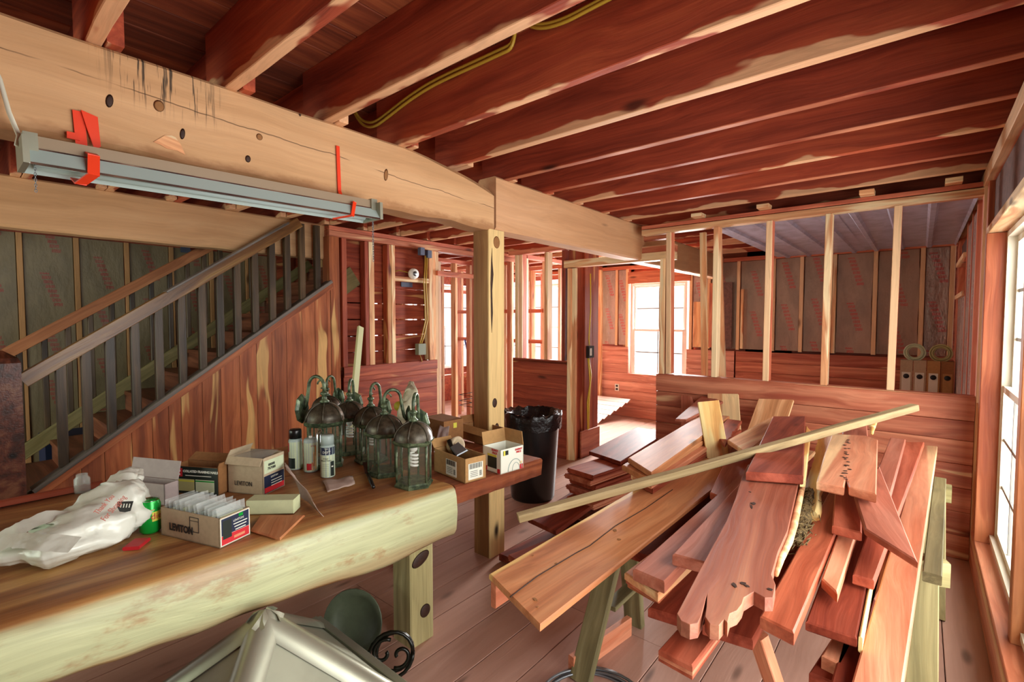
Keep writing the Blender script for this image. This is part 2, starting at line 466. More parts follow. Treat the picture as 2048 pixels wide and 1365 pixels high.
class MB:
    def __init__(s):
        s.v, s.f, s.mi, s.sm = [], [], [], []

    def add(s, vs, fs, mi=0, sm=False, T=None):
        b = len(s.v)
        s.v += [tuple((T @ Vector(p)) if T else p) for p in vs]
        for f in fs:
            s.f.append([b + i for i in f])
            s.mi.append(mi)
            s.sm.append(sm)
        return s

    def box(s, c, d, mi=0, T=None):
        x, y, z = c
        a, b, e = d[0] / 2, d[1] / 2, d[2] / 2
        vs = [(x + i * a, y + j * b, z + k * e) for k in (-1, 1) for j in (-1, 1) for i in (-1, 1)]
        return s.add(vs, [(0, 2, 3, 1), (4, 5, 7, 6), (0, 1, 5, 4), (2, 6, 7, 3), (0, 4, 6, 2), (1, 3, 7, 5)], mi, False, T)

    def tube(s, pts, r, n=8, mi=0, closed=False, cap=True, T=None):
        pts = [Vector(p) for p in pts]
        N = len(pts)
        rs = r if isinstance(r, (list, tuple)) else [r] * N
        vs = []
        up = Vector((0, 0, 1))
        pn = None
        for i, p in enumerate(pts):
            if closed:
                t = (pts[(i + 1) % N] - pts[i - 1]).normalized()
            else:
                t = (pts[min(i + 1, N - 1)] - pts[max(i - 1, 0)]).normalized()
            if pn is None:
                pn = t.cross(up)
                if pn.length < 1e-3:
                    pn = t.cross(Vector((1, 0, 0)))
            pn = (pn - t * pn.dot(t)).normalized()
            q = t.cross(pn)
            for k in range(n):
                a = 2 * math.pi * k / n
                vs.append(p + (pn * math.cos(a) + q * math.sin(a)) * rs[i])
        fs = []
        for i in range(N if closed else N - 1):
            j = (i + 1) % N
            for k in range(n):
                l = (k + 1) % n
                fs.append((i * n + k, i * n + l, j * n + l, j * n + k))
        if cap and not closed:
            fs.append(tuple(range(n))[::-1])
            fs.append(tuple((N - 1) * n + k for k in range(n)))
        return s.add(vs, fs, mi, True, T)

    def lathe(s, prof, n=16, mi=0, T=None, sm=True, a0=0.0):
        vs = []
        for r, z in prof:
            for k in range(n):
                a = a0 + 2 * math.pi * k / n
                vs.append((r * math.cos(a), r * math.sin(a), z))
        fs = []
        for i in range(len(prof) - 1):
            for k in range(n):
                l = (k + 1) % n
                fs.append((i * n + k, i * n + l, (i + 1) * n + l, (i + 1) * n + k))
        fs.append(tuple(range(n))[::-1])
        fs.append(tuple((len(prof) - 1) * n + k for k in range(n)))
        return s.add(vs, fs, mi, sm, T)

    def prism(s, poly, z0, z1, mi=0, T=None):
        n = len(poly)
        vs = [(x, y, z0) for x, y in poly] + [(x, y, z1) for x, y in poly]
        fs = [tuple(range(n))[::-1], tuple(range(n, 2 * n))] + [(i, (i + 1) % n, n + (i + 1) % n, n + i) for i in range(n)]
        return s.add(vs, fs, mi, False, T)

    def mesh(s, name):
        me = bpy.data.meshes.new(name)
        me.from_pydata(s.v, [], s.f)
        me.polygons.foreach_set('material_index', s.mi)
        me.polygons.foreach_set('use_smooth', s.sm)
        me.update()
        return me

    def build(s, name, mats, parent=None, mat4=None):
        return link(name, s.mesh(name), mats, parent, mat4)


_pc = {}


def plank_mesh(L, Wd, T, seg=1, wane=0.0, seed=0, ch=0.003, tg=False):
    key = (round(L, 3), round(Wd, 3), round(T, 3), seg, wane, seed, tg)
    if key in _pc:
        return _pc[key]
    vs, fs = [], []
    ch = min(ch, T * 0.25)
    st = []
    for i in range(seg + 1):
        x = -L / 2 + L * i / seg
        n1 = (mnoise.noise(Vector((x * 3.1, seed * 7.7, 0))) + 0.5 * mnoise.noise(Vector((x * 11, seed * 3.3, 5)))) * wane
        n2 = (mnoise.noise(Vector((x * 2.7, seed * 5.1, 9))) + 0.5 * mnoise.noise(Vector((x * 12, seed * 2.3, 3)))) * wane
        y0, y1 = -Wd / 2 + abs(n1) * 0.0 + n1, Wd / 2 + n2
        zt, zb = T / 2, -T / 2
        if tg:
            pr = [(y0, zb), (y1, zb), (y1, zb + T * .33), (y1 + .008, zb + T * .36), (y1 + .008, zt - T * .36), (y1, zt - T * .33), (y1 - .002, zt), (y0 + .002, zt), (y0, zt - T * .33), (y0 + .006, zt - T * .36), (y0 + .006, zb + T * .36), (y0, zb + T * .33)]
        else:
            pr = [(y0 + ch, zb), (y1 - ch, zb), (y1, zb + ch), (y1, zt - ch), (y1 - ch, zt), (y0 + ch, zt), (y0, zt - ch), (y0, zb + ch)]
        st.append(pr)
        vs += [(x, y, z) for y, z in pr]
    n = len(st[0])
    for i in range(seg):
        for k in range(n):
            l = (k + 1) % n
            fs.append((i * n + l, i * n + k, (i + 1) * n + k, (i + 1) * n + l))
    fs.append(tuple(range(n)))
    fs.append(tuple(seg * n + k for k in range(n))[::-1])
    me = bpy.data.meshes.new('board')
    me.from_pydata(vs, [], fs)
    me.update()
    bm = bmesh.new()
    bm.from_mesh(me)
    bmesh.ops.recalc_face_normals(bm, faces=bm.faces)
    bm.to_mesh(me)
    bm.free()
    _pc[key] = me
    return me


def board(name, p0, p1, Wd, T, mat, parent=None, up=(0, 0, 1), **k):
    """board whose centre line runs p0->p1, width across, thickness along 'up'"""
    p0, p1 = Vector(p0), Vector(p1)
    me = plank_mesh((p1 - p0).length, Wd, T, **k)
    if me.materials and me.materials[0] != M[mat]:
        me = me.copy()
        me.materials.clear()
    if not me.materials:
        me.materials.append(M[mat])
    return link(name, me, None, parent, frame((p0 + p1) / 2, p1 - p0, up))


def poly_board(name, top, T, mat, parent=None, bevel=0.004, xdir=None, sink=0, jag=0.0, seed=1, seg=0.04):
    """board from its top outline (world points, roughly planar), thickness T downward"""
    P = [Vector(p) for p in top]
    c = sum(P, Vector()) / len(P)
    nrm = Vector()
    for i in range(len(P)):
        nrm += (P[i] - c).cross(P[(i + 1) % len(P)] - c)
    nrm.normalize()
    if nrm.z < 0:
        nrm = -nrm
    x = Vector(xdir) if xdir else (P[-1] - P[0])
    m = frame(c, x, nrm)
    mi = m.inverted()
    q = [(mi @ p) for p in P]
    if jag:
        o = []
        for i in range(len(q)):
            a, b = q[i], q[(i + 1) % len(q)]
            n = max(1, int((b - a).length / seg))
            d = (b - a).normalized()
            nn = Vector((-d.y, d.x, 0))
            for j in range(n):
                t = j / n
                w = math.sin(math.pi * t) ** .3 if j else 0
                o.append(a.lerp(b, t) + nn * jag * w * mnoise.noise(Vector((i * 5.1 + t * (b - a).length * 22, seed, 0))))
        q = o
    bm = bmesh.new()
    vt = [bm.verts.new((p.x, p.y, 0)) for p in q]
    f = bm.faces.new(vt)
    if f.normal.z < 0:
        f.normal_flip()
    f.normal_update()
    if f.normal.z < 0:
        f.normal_flip()
    r = bmesh.ops.extrude_face_region(bm, geom=[f])
    vv = [g for g in r['geom'] if isinstance(g, bmesh.types.BMVert)]
    bmesh.ops.translate(bm, verts=vv, vec=(0, 0, -T))
    bmesh.ops.recalc_face_normals(bm, faces=bm.faces)
    if bevel:
        ed = [e for e in bm.edges if abs(e.verts[0].co.z - e.verts[1].co.z) < 1e-6]
        bmesh.ops.bevel(bm, geom=ed, offset=bevel, segments=1, affect='EDGES', clamp_overlap=True)
    me = bpy.data.meshes.new(name)
    bm.to_mesh(me)
    bm.free()
    return link(name, me, mat, parent, m)


def text(name, body, size, m4, mat, parent, align='CENTER', bold=0.0, sx=1.0, shear=0.0):
    c = bpy.data.curves.new(name, 'FONT')
    c.body = body
    c.size = size
    c.align_x = align
    c.align_y = 'CENTER'
    c.extrude = 0.0004
    c.offset = bold
    c.shear = shear
    c.resolution_u = 2
    t = bpy.data.objects.new(name, c)
    COL.objects.link(t)
    me = bpy.data.meshes.new_from_object(t)
    bpy.data.objects.remove(t)
    me.materials.clear()
    if sx != 1.0:
        me.transform(Matrix.Diagonal((sx, 1, 1, 1)))
    return link(name, me, mat, parent, m4)


def struct(name, mb=None, mat=None, loc=(0, 0, 0), label=None):
    if mb is None:
        o = link(name, None, None, None, Matrix.Translation(Vector(loc)))
    else:
        o = mb.build(name, mat)
    o['kind'] = 'structure'
    if label:
        o['label'] = label
        o['category'] = name.split('_')[0]
    return o


# =================================================================== SETTING
XR = 0.27
YK = 4.10
YF = 6.9
XL = -6.55

# ---- floor: boards running along Y, 19.5 cm wide
fl = struct('floor', MB().box((-3.1, 2.6, -0.06), (7.6, 9.4, 0.06)), 'subfloor', label='worn pinkish brown wide board floor of the room')
x = -6.9
k = 0
while x < 0.62:
    cuts = [-2.1]
    while cuts[-1] < 7.2:
        cuts.append(min(7.25, cuts[-1] + rnd.choice((2.4, 3.1, 3.6, 4.2))))
    for a, b in zip(cuts, cuts[1:]):
        board('plank', (x + 0.0975, a + 0.001, -0.015), (x + 0.0975, b - 0.002, -0.015), 0.1915, 0.03, 'floor', fl, ch=0.002)
    x += 0.195
    k += 1

# ---- ceiling: subfloor boards and joists
ce = struct('ceiling', MB().box((-3.1, 2.6, 2.70), (7.6, 9.4, 0.06)), 'subfloor', label='open joist ceiling of red cedar under plank subfloor')
x = -6.9
while x < 0.6:
    board('plank', (x + 0.1, -2.1, 2.652), (x + 0.1, 7.2, 2.652), 0.192, 0.025, 'subfloor', ce)
    x += 0.197
JY = [-0.48, -0.07, 0.335, 0.74, 1.14, 1.54, 1.94, 2.34, 2.745, 3.135, 3.545, 3.95, 4.36, 4.77, 5.18, 5.59, 6.0, 6.4, 6.8]
for i, y in enumerate(JY):
    wn = (0.010, 0.014, 0.012, 0.003, 0.002, 0.009)[i % 6]
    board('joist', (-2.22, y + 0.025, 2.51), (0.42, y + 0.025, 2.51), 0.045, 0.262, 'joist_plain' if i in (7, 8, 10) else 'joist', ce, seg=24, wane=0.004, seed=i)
    board('joist', (-4.40, y + 0.075, 2.51), (-1.95 - 0.05, y + 0.075, 2.51), 0.045, 0.262, 'joist', ce, seg=1, seed=i + 40)
    board('joist', (XL - 0.1, y + 0.025, 2.51), (-4.2, y + 0.025, 2.51), 0.045, 0.262, 'joist', ce, seg=1, seed=i + 70)
for i, y in enumerate(JY[1:-1]):   # blocking over the main beam
    pass

# ---- right wall: framing round the big windows
wr = struct('wall_right', None, loc=(XR, 2, 0), label='framed right wall with tall white windows')
for xx, w in ((XR + 0.035, 0.068), (XR + 0.11, 0.075)):
    board('sill_plate', (xx, 1.2, 0.205), (xx, 4.08, 0.205), w, 0.03, 'salmon' if w < .07 else 'panel', wr)
board('apron_board', (XR + 0.012, 1.2, 0.095), (XR + 0.012, 4.08, 0.095), 0.185, 0.024, 'salmon', wr, up=(1, 0, 0))
board('stud', (XR + 0.02, 4.02, 0.225), (XR + 0.02, 4.02, 1.0), 0.045, 0.04, 'stud_pale', wr, up=(1, 0, 0))
board('stud', (XR + 0.07, 3.87, 0.222), (XR + 0.07, 3.87, 1.985), 0.065, 0.14, 'jamb', wr, up=(1, 0, 0))
board('stud', (XR + 0.075, 3.985, 0.0), (XR + 0.075, 3.985, 2.35), 0.09, 0.13, 'jamb', wr, up=(1, 0, 0))
board('stud', (XR + 0.045, 4.13, 0.0), (XR + 0.045, 4.13, 2.37), 0.09, 0.09, 'stud', wr, up=(1, 0, 0))
board('header', (XR + 0.05, 0.2, 2.165), (XR + 0.05, 4.0, 2.165), 0.27, 0.03, 'mesh_board', wr, up=(1, 0, 0))
board('header_trim', (XR + 0.06, 0.2, 2.008), (XR + 0.06, 3.93, 2.008), 0.11, 0.04, 'stud_pale', wr)
board('top_plate', (XR + 0.06, -1, 2.34), (XR + 0.06, 6.9, 2.34), 0.13, 0.08, 'stud', wr)
MB().box((XR + 0.16, 5.5, 1.3), (0.02, 2.8, 2.7)).box((XR + 0.16, 2.4, 0.1), (0.02, 3.6, 0.22)).box((XR + 0.16, 2.2, 2.35), (0.02, 3.8, 0.6)).box((XR + 0.16, -0.95, 1.3), (0.02, 2.4, 2.7)).build('sheathing', 'panel_dark', wr)
# beyond the knee wall
for y in (4.55, 4.95, 5.45, 6.57, 6.75):
    board('stud', (XR + 0.045, y, 0.0), (XR + 0.045, y, 2.3), 0.04, 0.09, 'stud', wr, up=(1, 0, 0))
for a, b, z0, z1 in ((4.57, 4.93, .1, 2.25), (4.97, 5.43, .1, 2.25), (5.47, 6.55, .1, 1.7)):
    n = 2 if b - a > .6 else 1
    for q in range(n):
        aa, bb = a + (b - a) * q / n, a + (b - a) * (q + 1) / n
        board('insulation_batt', (XR + 0.04, (aa + bb) / 2, z0), (XR + 0.04, (aa + bb) / 2, z1), bb - aa - .02, 0.07, 'foil', wr, up=(1, 0, 0), seg=30, wane=0.012, seed=q + 3)
board('header', (XR + 0.05, 5.4, 2.14), (XR + 0.05, 6.6, 2.14), 0.17, 0.06, 'mesh_board', wr, up=(1, 0, 0))
for z in (1.72, 2.035):
    board('trimmer', (XR + 0.03, 5.47, z), (XR + 0.03, 6.55, z), 0.1, 0.04, 'stud', wr)

# ---- windows
def window(name, label, o, ax, w, h, nrm, cols=3, rows=3, mat='vinyl', depth=0.09):
    """double hung window: o lower corner, ax unit along width, nrm into the room"""
    ax, nrm, o = Vector(ax), Vector(nrm), Vector(o)
    z = Vector((0, 0, 1))
    t = struct(name, None, loc=o)
    t['label'] = label
    t['category'] = 'window'
    m = frame(o, ax, nrm)       # local x along width, local z into room, local y
    flip = 1 if (m.to_3x3() @ Vector((0, 1, 0))).z > 0 else -1

    def bx(nm, x0, x1, y0, y1, z0, z1, mt, par=t):
        mb = MB().box(((x0 + x1) / 2, flip * (y0 + y1) / 2, (z0 + z1) / 2), (x1 - x0, y1 - y0, z1 - z0))
        return mb.build(nm, mt, par, m)
    f = 0.03
    bx('jamb', 0, f, 0, h, -depth, 0, mat)
    bx('jamb', w - f, w, 0, h, -depth, 0, mat)
    bx('head', f, w - f, h - f, h, -depth, 0, mat)
    bx('sill', -0.0, w, 0, f, -depth, 0.02, mat)
    mid = h * 0.5
    for nm, y0, y1, zz in (('lower_sash', f, mid + .02, -.02), ('upper_sash', mid - .02, h - f, -.052)):
        sh = MB()
        r = 0.035
        for a in ((f, f + r, y0, y1), (w - f - r, w - f, y0, y1), (f + r, w - f - r, y0, y0 + r), (f + r, w - f - r, y1 - r, y1)):
            sh.box(((a[0] + a[1]) / 2, flip * (a[2] + a[3]) / 2, zz), (a[1] - a[0], a[3] - a[2], 0.028))
        sa = sh.build(nm, mat, t, m)
        iw = (w - 2 * f - 2 * r)
        ih = y1 - y0 - 2 * r
        MB().box((w / 2, flip * (y0 + y1) / 2, zz), (iw, ih, 0.004)).build('pane', 'glass', sa, m)
        for c in range(1, cols):
            bx('muntin', f + r + iw * c / cols - .009, f + r + iw * c / cols + .009, y0 + r, y1 - r, zz - .005, zz + .005, 'muntin', sa)
        for c in range(1, rows):
            bx('muntin', f + r, w - f - r, y0 + r + ih * c / rows - .009, y0 + r + ih * c / rows + .009, zz - .005, zz + .005, 'muntin', sa)
    return t


window('window_1', 'tall white double-hung window at the right, beside the corner stud', (0.352, 3.835, 0.245), (0, -1, 0), 1.06, 1.74, (-1, 0, 0), 3, 3)
board('trimmer', (XR + 0.09, 2.735, 0.222), (XR + 0.09, 2.735, 1.98), 0.07, 0.11, 'tan', wr, up=(1, 0, 0))
window('window_2', 'white double-hung window nearest the camera on the right wall', (0.352, 2.70, 0.245), (0, -1, 0), 1.06, 1.74, (-1, 0, 0), 3, 3)
window('window_3', 'bright double-hung window on the far wall seen through the doorway', (-3.42, YF + 0.03, 0.63), (1, 0, 0), 0.86, 1.42, (0, -1, 0), 2, 2, 'vinyl_bright')
window('window_4', 'small white window high on the side wall of the far room', (XR + 0.07, 6.52, 1.745), (0, -1, 0), 1.0, 0.27, (-1, 0, 0), 2, 1)

# ---- knee wall with open studs
wk = struct('wall_knee', MB().box((-0.755, YK + 0.045, 0.5), (2.03, 0.07, 1.0)), 'panel_dark', loc=(0, 0, 0), label='low cedar clad knee wall carrying open studs')
z = 0.0
for i, h in enumerate((0.15, 0.15, 0.15, 0.15, 0.15, 0.125)):
    board('plank', (-1.77, YK - 0.002, z + h / 2), (XR - 0.002, YK - 0.002, z + h / 2), h - 0.002, 0.02, 'panel', wk, up=(0, -1, 0))
    z += h
board('cap_board', (-1.77, YK - 0.008, 0.95), (XR - 0.002, YK - 0.008, 0.95), 0.145, 0.024, 'panel', wk, up=(0, -1, 0))
board('sill_plate', (-1.77, YK + 0.05, 1.015), (XR, YK + 0.05, 1.015), 0.10, 0.024, 'panel', wk)
for i, x in enumerate((-1.675, -1.29, -0.905, -0.525, -0.145)):
    board('stud', (x, YK + 0.05, 1.03), (x + (-.012, .0, .004, .006, .01)[i], YK + 0.05, 2.25), 0.088, 0.042, 'stud' if i in (0, 2, 4) else 'stud_pale', wk, up=(1, 0, 0))
board('stud', (-1.735, YK + 0.05, 0.0), (-1.735, YK + 0.05, 2.03), 0.088, 0.05, 'stud_pale', wk, up=(1, 0, 0))
for x0, x1, y0 in ((-1.50, -1.43, YK + .3), (-1.37, -1.26, YK + .3)):
    board('loose_stud', (x1, y0, 0.0), (x0, y0 + .02, 2.27), 0.04, 0.05, 'stud_pale', wk, up=(1, 0, 0))
board('top_plate', (-1.93, YK + 0.045, 2.275), (XR, YK + 0.045, 2.275), 0.09, 0.045, 'stud_pale', wk)
board('top_plate', (-1.93, YK + 0.045, 2.318), (XR, YK + 0.045, 2.318), 0.09, 0.03, 'stud', wk)
for x in (-1.42, -0.93, -0.3, 0.13):
    board('block', (x - .04, YK - 0.03, 2.35), (x + .04, YK - 0.03, 2.35), 0.12, 0.03, 'stud_pale', wk)

# ---- far wall: planks below, insulation between studs above
wf = struct('wall_far', MB().box((-0.6, YF + 0.14, 1.3), (2.0 + .4, 0.02, 2.7)).box((-1.9, YF + 0.14, 1.3), (1.3, 0.02, 2.7)).box((-3.7, YF + 0.14, 1.3), (.55, 0.02, 2.7)).box((-3.0, YF + 0.14, 0.3), (1.0, 0.02, 0.64)).box((-3.0, YF + 0.14, 2.4), (1.0, 0.02, 0.66)).box((-6.3, YF + 0.14, 1.3), (.8, 0.02, 2.7)).box((-5.0, YF + 0.14, 0.3), (2.2, 0.02, 0.6)).box((-5.0, YF + 0.14, 2.5), (2.2, 0.02, 0.6)), 'panel_dark', label='exterior wall at the far end with paper-faced insulation')
for i in range(8):
    z = 0.07 + i * 0.135
    if z < 0.62:
        segs = ((-4.0, -1.9), (-1.88, XR))
    else:
        segs = ((-4.0, -3.44), (-2.54, -1.9), (-1.88, XR))
    for a, b in segs:
        board('plank', (a, YF - 0.01, z), (b, YF - 0.01, z), 0.132, 0.02, 'panel_far' if b < -1.7 or a < -1.9 else 'panel', wf, up=(0, -1, 0))
sx = [-3.95, -3.66, -3.48, -2.5, -2.25, -1.87, -1.45, -1.14, -0.80, -0.41, 0.0, 0.24]
for x in sx:
    board('stud', (x, YF + 0.05, 1.1 if x not in (-3.48, -2.5) else .0), (x, YF + 0.05, 2.28), 0.09, 0.042, rnd.choice(('stud', 'stud', 'stud_pale')), wf, up=(1, 0, 0))
for i, (a, b) in enumerate(zip(sx, sx[1:])):
    if a == -3.48:
        continue
    me = plank_mesh(1.16, abs(b - a) - 0.05, 0.05, seg=24, wane=0.008, seed=i)
    board('insulation_batt', ((a + b) / 2, YF + 0.055, 1.11), ((a + b) / 2, YF + 0.055, 2.27), abs(b - a) - 0.05, 0.05, 'foil' if a < -2.4 or a >= -0.05 else 'kraft', wf, up=(0, -1, 0), seg=24, wane=0.008, seed=i)
board('top_plate', (-6.6, YF + 0.04, 2.30), (XR, YF + 0.04, 2.30), 0.1, 0.05, 'stud', wf)
board('header', (-3.46, YF + 0.0, 2.14), (-2.5, YF + 0.0, 2.14), 0.18, 0.03, 'panel', wf, up=(0, -1, 0))
board('plank', (-2.38, YF - .03, 1.12), (-2.38, YF - .03, 1.75), 0.13, 0.02, 'stud_pale', wf, up=(0, -1, 0))
board('plank', (-2.16, YF - .03, 1.12), (-2.16, YF - .03, 2.0), 0.14, 0.02, 'panel', wf, up=(0, -1, 0))
board('plank', (-2.0, YF - .03, 1.12), (-2.0, YF - .03, 2.0), 0.14, 0.02, 'mesh_board', wf, up=(0, -1, 0))
board('plank', (-1.80, YF - .05, 1.12), (-1.80, YF - .05, 1.9), 0.035, 0.035, 'stud_pale', wf, up=(0, -1, 0))
MB().box((0, 0, 0), (0.07, 0.01, 0.11)).box((0, -0.007, 0.025), (0.035, 0.006, 0.03), 1).box((0, -0.007, -0.025), (0.035, 0.006, 0.03), 1).build('outlet', ['white', 'ink'], wf, Matrix.Translation((-3.62, YF - 0.025, 0.44)))

# ---- corrugated metal ceiling of the far room
cm = struct('ceiling_metal', None, loc=(-0.55, 5.5, 2.27), label='corrugated galvanised sheet ceiling of the far room')
def corr(x0, x1, y0, y1, z):
    mb = MB()
    pitch = 0.225
    prof = [(0, 0), (.085, 0), (.10, .02), (.13, .02), (.145, 0), (.225, 0)]
    xs = []
    x = x0
    while x < x1:
        for px, pz in prof[:-1]:
            if x + px <= x1:
                xs.append((x + px, pz))
        x += pitch
    xs.append((x1, 0))
    vs, fs = [], []
    for px, pz in xs:
        vs += [(px, y0, z - pz), (px, y1, z - pz), (px, y0, z - pz + .002), (px, y1, z - pz + .002)]
    for i in range(len(xs) - 1):
        a, b = i * 4, (i + 1) * 4
        fs += [(a, a + 1, b + 1, b), (a + 2, b + 2, b + 3, a + 3), (a, b, b + 2, a + 2), (a + 1, a + 3, b + 3, b + 1)]
    return mb.add(vs, fs)
for i, (a, b) in enumerate(((-1.40, -0.50), (-0.52, 0.26))):
    corr(a, b, 4.19, 6.86, 2.285 + i * 0.004).build('metal_sheet', 'metal_roof', cm)
for y in (4.9, 5.6, 6.3):
    board('batten', (-1.4, y, 2.31), (0.26, y, 2.31), 0.09, 0.025, 'stud', cm)

wz = struct('wall_rear', MB().box((-1.0, -2.2, 1.3), (2.9, 0.1, 2.7)).box((-6.1, -2.2, 1.3), (1.3, 0.1, 2.7)).box((-3.95, -2.2, 0.25), (3.2, 0.1, 0.5)).box((-3.95, -2.2, 2.4), (3.2, 0.1, 0.5)), 'panel_dark')
# ---- left outer wall (behind the stairs)
wl = struct('wall_left', MB().box((XL - 0.14, 1.45, 1.3), (0.02, 5.3, 2.7)).box((XL - 0.14, 4.7, .45), (0.02, 1.3, 0.9)).box((XL - 0.14, 4.7, 2.35), (0.02, 1.3, 0.7)).box((XL - .14, 6.9, 1.3), (.02, .4, 2.7)).box((XL - .14, 6.0, .3), (.02, 1.7, .7)).box((XL - .14, 6.0, 2.45), (.02, 1.7, .6)), 'panel_dark', label='outer wall behind the stairs with paper-faced insulation')
ys = [round(-0.66 + 0.405 * i, 3) for i in range(19)]
for i, (a, b) in enumerate(zip(ys, ys[1:])):
    if 4.2 < a < 5.1 or a > 5.3 and a < 6.7:
        continue
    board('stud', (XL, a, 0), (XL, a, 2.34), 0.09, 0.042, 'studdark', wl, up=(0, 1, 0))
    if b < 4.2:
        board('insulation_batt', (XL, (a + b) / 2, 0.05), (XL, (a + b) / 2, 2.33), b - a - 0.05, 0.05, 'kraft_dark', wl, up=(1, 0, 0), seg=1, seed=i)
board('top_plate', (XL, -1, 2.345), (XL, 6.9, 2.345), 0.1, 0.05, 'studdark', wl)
for y in (.35, 1.9):
    MB().box((XL + .07, y, 2.3), (0.03, 0.09, 0.06)).build('junction_box', 'bluebox', wl)

# ---- wall at the head of the stairs / back of the room (plane x=-4.2)
wb = struct('wall_back', None, loc=(-4.2, 3, 0), label='cedar back wall left of the timber post with open studs')
z = 0.0
for i in range(7):
    board('plank', (-4.19, 2.5, z + .074), (-4.19, 3.66, z + .074), 0.1492, 0.02, 'panel_dark', wb, up=(1, 0, 0))
    z += 0.15
board('cap_board', (-4.185, 2.5, 1.0), (-4.185, 3.66, 1.0), 0.10, 0.03, 'panel_dark', wb, up=(1, 0, 0))
for i in range(14):
    zz = 0.1 + i * 0.165
    gap = i in (8, 9, 10, 7)
    for a, b in ((2.5, 2.92), (2.93, 3.62)):
        board('plank', (-4.31, a, zz), (-4.31, b, zz), 0.1649 if not gap else 0.154, 0.02, 'panel_dark', wb, up=(1, 0, 0))
for y, w, mt in ((2.42, .10, 'stairpanel'), (2.53, .05, 'panel_dark'), (2.83, .06, 'stud_pale'), (3.09, .045, 'stud_pale'), (3.60, .06, 'stud_pale')):
    board('stud', (-4.24, y, 0 if y < 2.5 else 1.05), (-4.24, y, 2.27), 0.09 if y > 2.5 else .12, w, mt, wb, up=(0, 1, 0))
board('stud', (-4.24, 2.78, 1.05), (-4.24, 2.78, 2.27), 0.085, .05, 'panel_dark', wb, up=(0, 1, 0))
board('stud', (-4.24, 3.045, 1.05), (-4.24, 3.045, 2.27), 0.085, .05, 'panel_dark', wb, up=(0, 1, 0))
board('top_plate', (-4.24, 2.38, 2.30), (-4.24, 5.4, 2.30), 0.1, 0.055, 'panel', wb)
board('top_plate', (-4.24, 2.38, 2.35), (-4.24, 5.4, 2.35), 0.1, 0.04, 'stud', wb)
board('block', (-4.22, 3.10, 1.93), (-4.22, 3.58, 1.93), 0.05, 0.045, 'stud_pale', wb, up=(1, 0, 0))
MB().lathe([(0.0, 0), (0.055, 0), (0.06, 0.02), (0.05, 0.05), (0.02, 0.045), (0.0, 0.045)], 20).lathe([(0, .046), (.025, .046), (.028, .052), (0, .054)], 10, 1).build('round_box', ['white', 'steel'], wb, frame((-4.19, 3.33, 1.99), (0, 1, 0), (1, 0, 0)))
MB().box((-4.285, 3.33, 1.88), (0.008, 0.15, 0.05)).build('sticker', 'bluebox', wb)
for y, z in ((3.44, 2.24), (3.54, 2.22)):
    MB().box((-4.17, y, z), (0.05, 0.055, 0.08)).build('junction_box', 'bluebox', wb)
MB().box((-4.17, 3.42, 1.18), (0.06, 0.10, 0.12)).build('switch_box', 'greybox', wb)
MB().tube([(-4.17, 3.52, 2.2), (-4.18, 3.51, 1.9), (-4.18, 3.53, 1.5), (-4.18, 3.47, 1.3), (-4.17, 3.42, 1.22)], .008, 6).tube([(-4.17, 3.5, 2.2), (-4.18, 3.48, 1.9), (-4.18, 3.5, 1.5), (-4.18, 3.44, 1.3), (-4.17, 3.4, 1.22)], .006, 6).tube([(-4.2, 3.3, 2.0), (-4.22, 3.18, 2.02), (-4.22, 3.12, 2.0)], .006, 6).tube([(-4.17, 3.41, 1.12), (-4.18, 3.44, 1.07), (-4.16, 3.43, 1.04)], .004, 5).build('cable', 'yellowwire', wb)
# boards closing the head of the stairs
we = struct('wall_stair_head', None, loc=(-4.8, 2.7, 0), label='red cedar wall at the head of the stairs')
for i in range(16):
    board('plank', (-6.4, 2.9, 0.08 + i * .165), (-4.32, 2.9, 0.08 + i * .165), 0.16, 0.02, 'panel_dark', we, up=(0, -1, 0))
for x in (-5.9, -5.5, -5.1, -4.7):
    board('stud', (x, 2.84, 0), (x, 2.84, 2.6), 0.09, 0.04, 'studdark', we, up=(1, 0, 0))

# ---- partition beside the doorway
wp = struct('wall_partition', None, loc=(-3.2, 4.38, 0), label='half clad partition behind the black bin')
for i in range(7):
    board('plank', (-3.62, 4.34, .075 + i * .15), (-2.88, 4.34, .075 + i * .15), 0.1492, 0.02, 'panel_dark', wp, up=(0, -1, 0))
for x, mt in ((-3.58, 'stud_pale'), (-3.52, 'stud'), (-3.16, 'stud_pale'), (-2.93, 'panel_dark')):
    board('stud', (x, 4.39, 1.06), (x, 4.39, 2.24), 0.09, 0.045, mt, wp, up=(1, 0, 0))
board('top_plate', (-3.7, 4.39, 2.27), (-1.8, 4.39, 2.27), 0.09, 0.05, 'stud', wp)
board('cap_board', (-3.62, 4.345, 1.04), (-2.88, 4.345, 1.04), 0.04, 0.03, 'panel_dark', wp, up=(0, -1, 0))
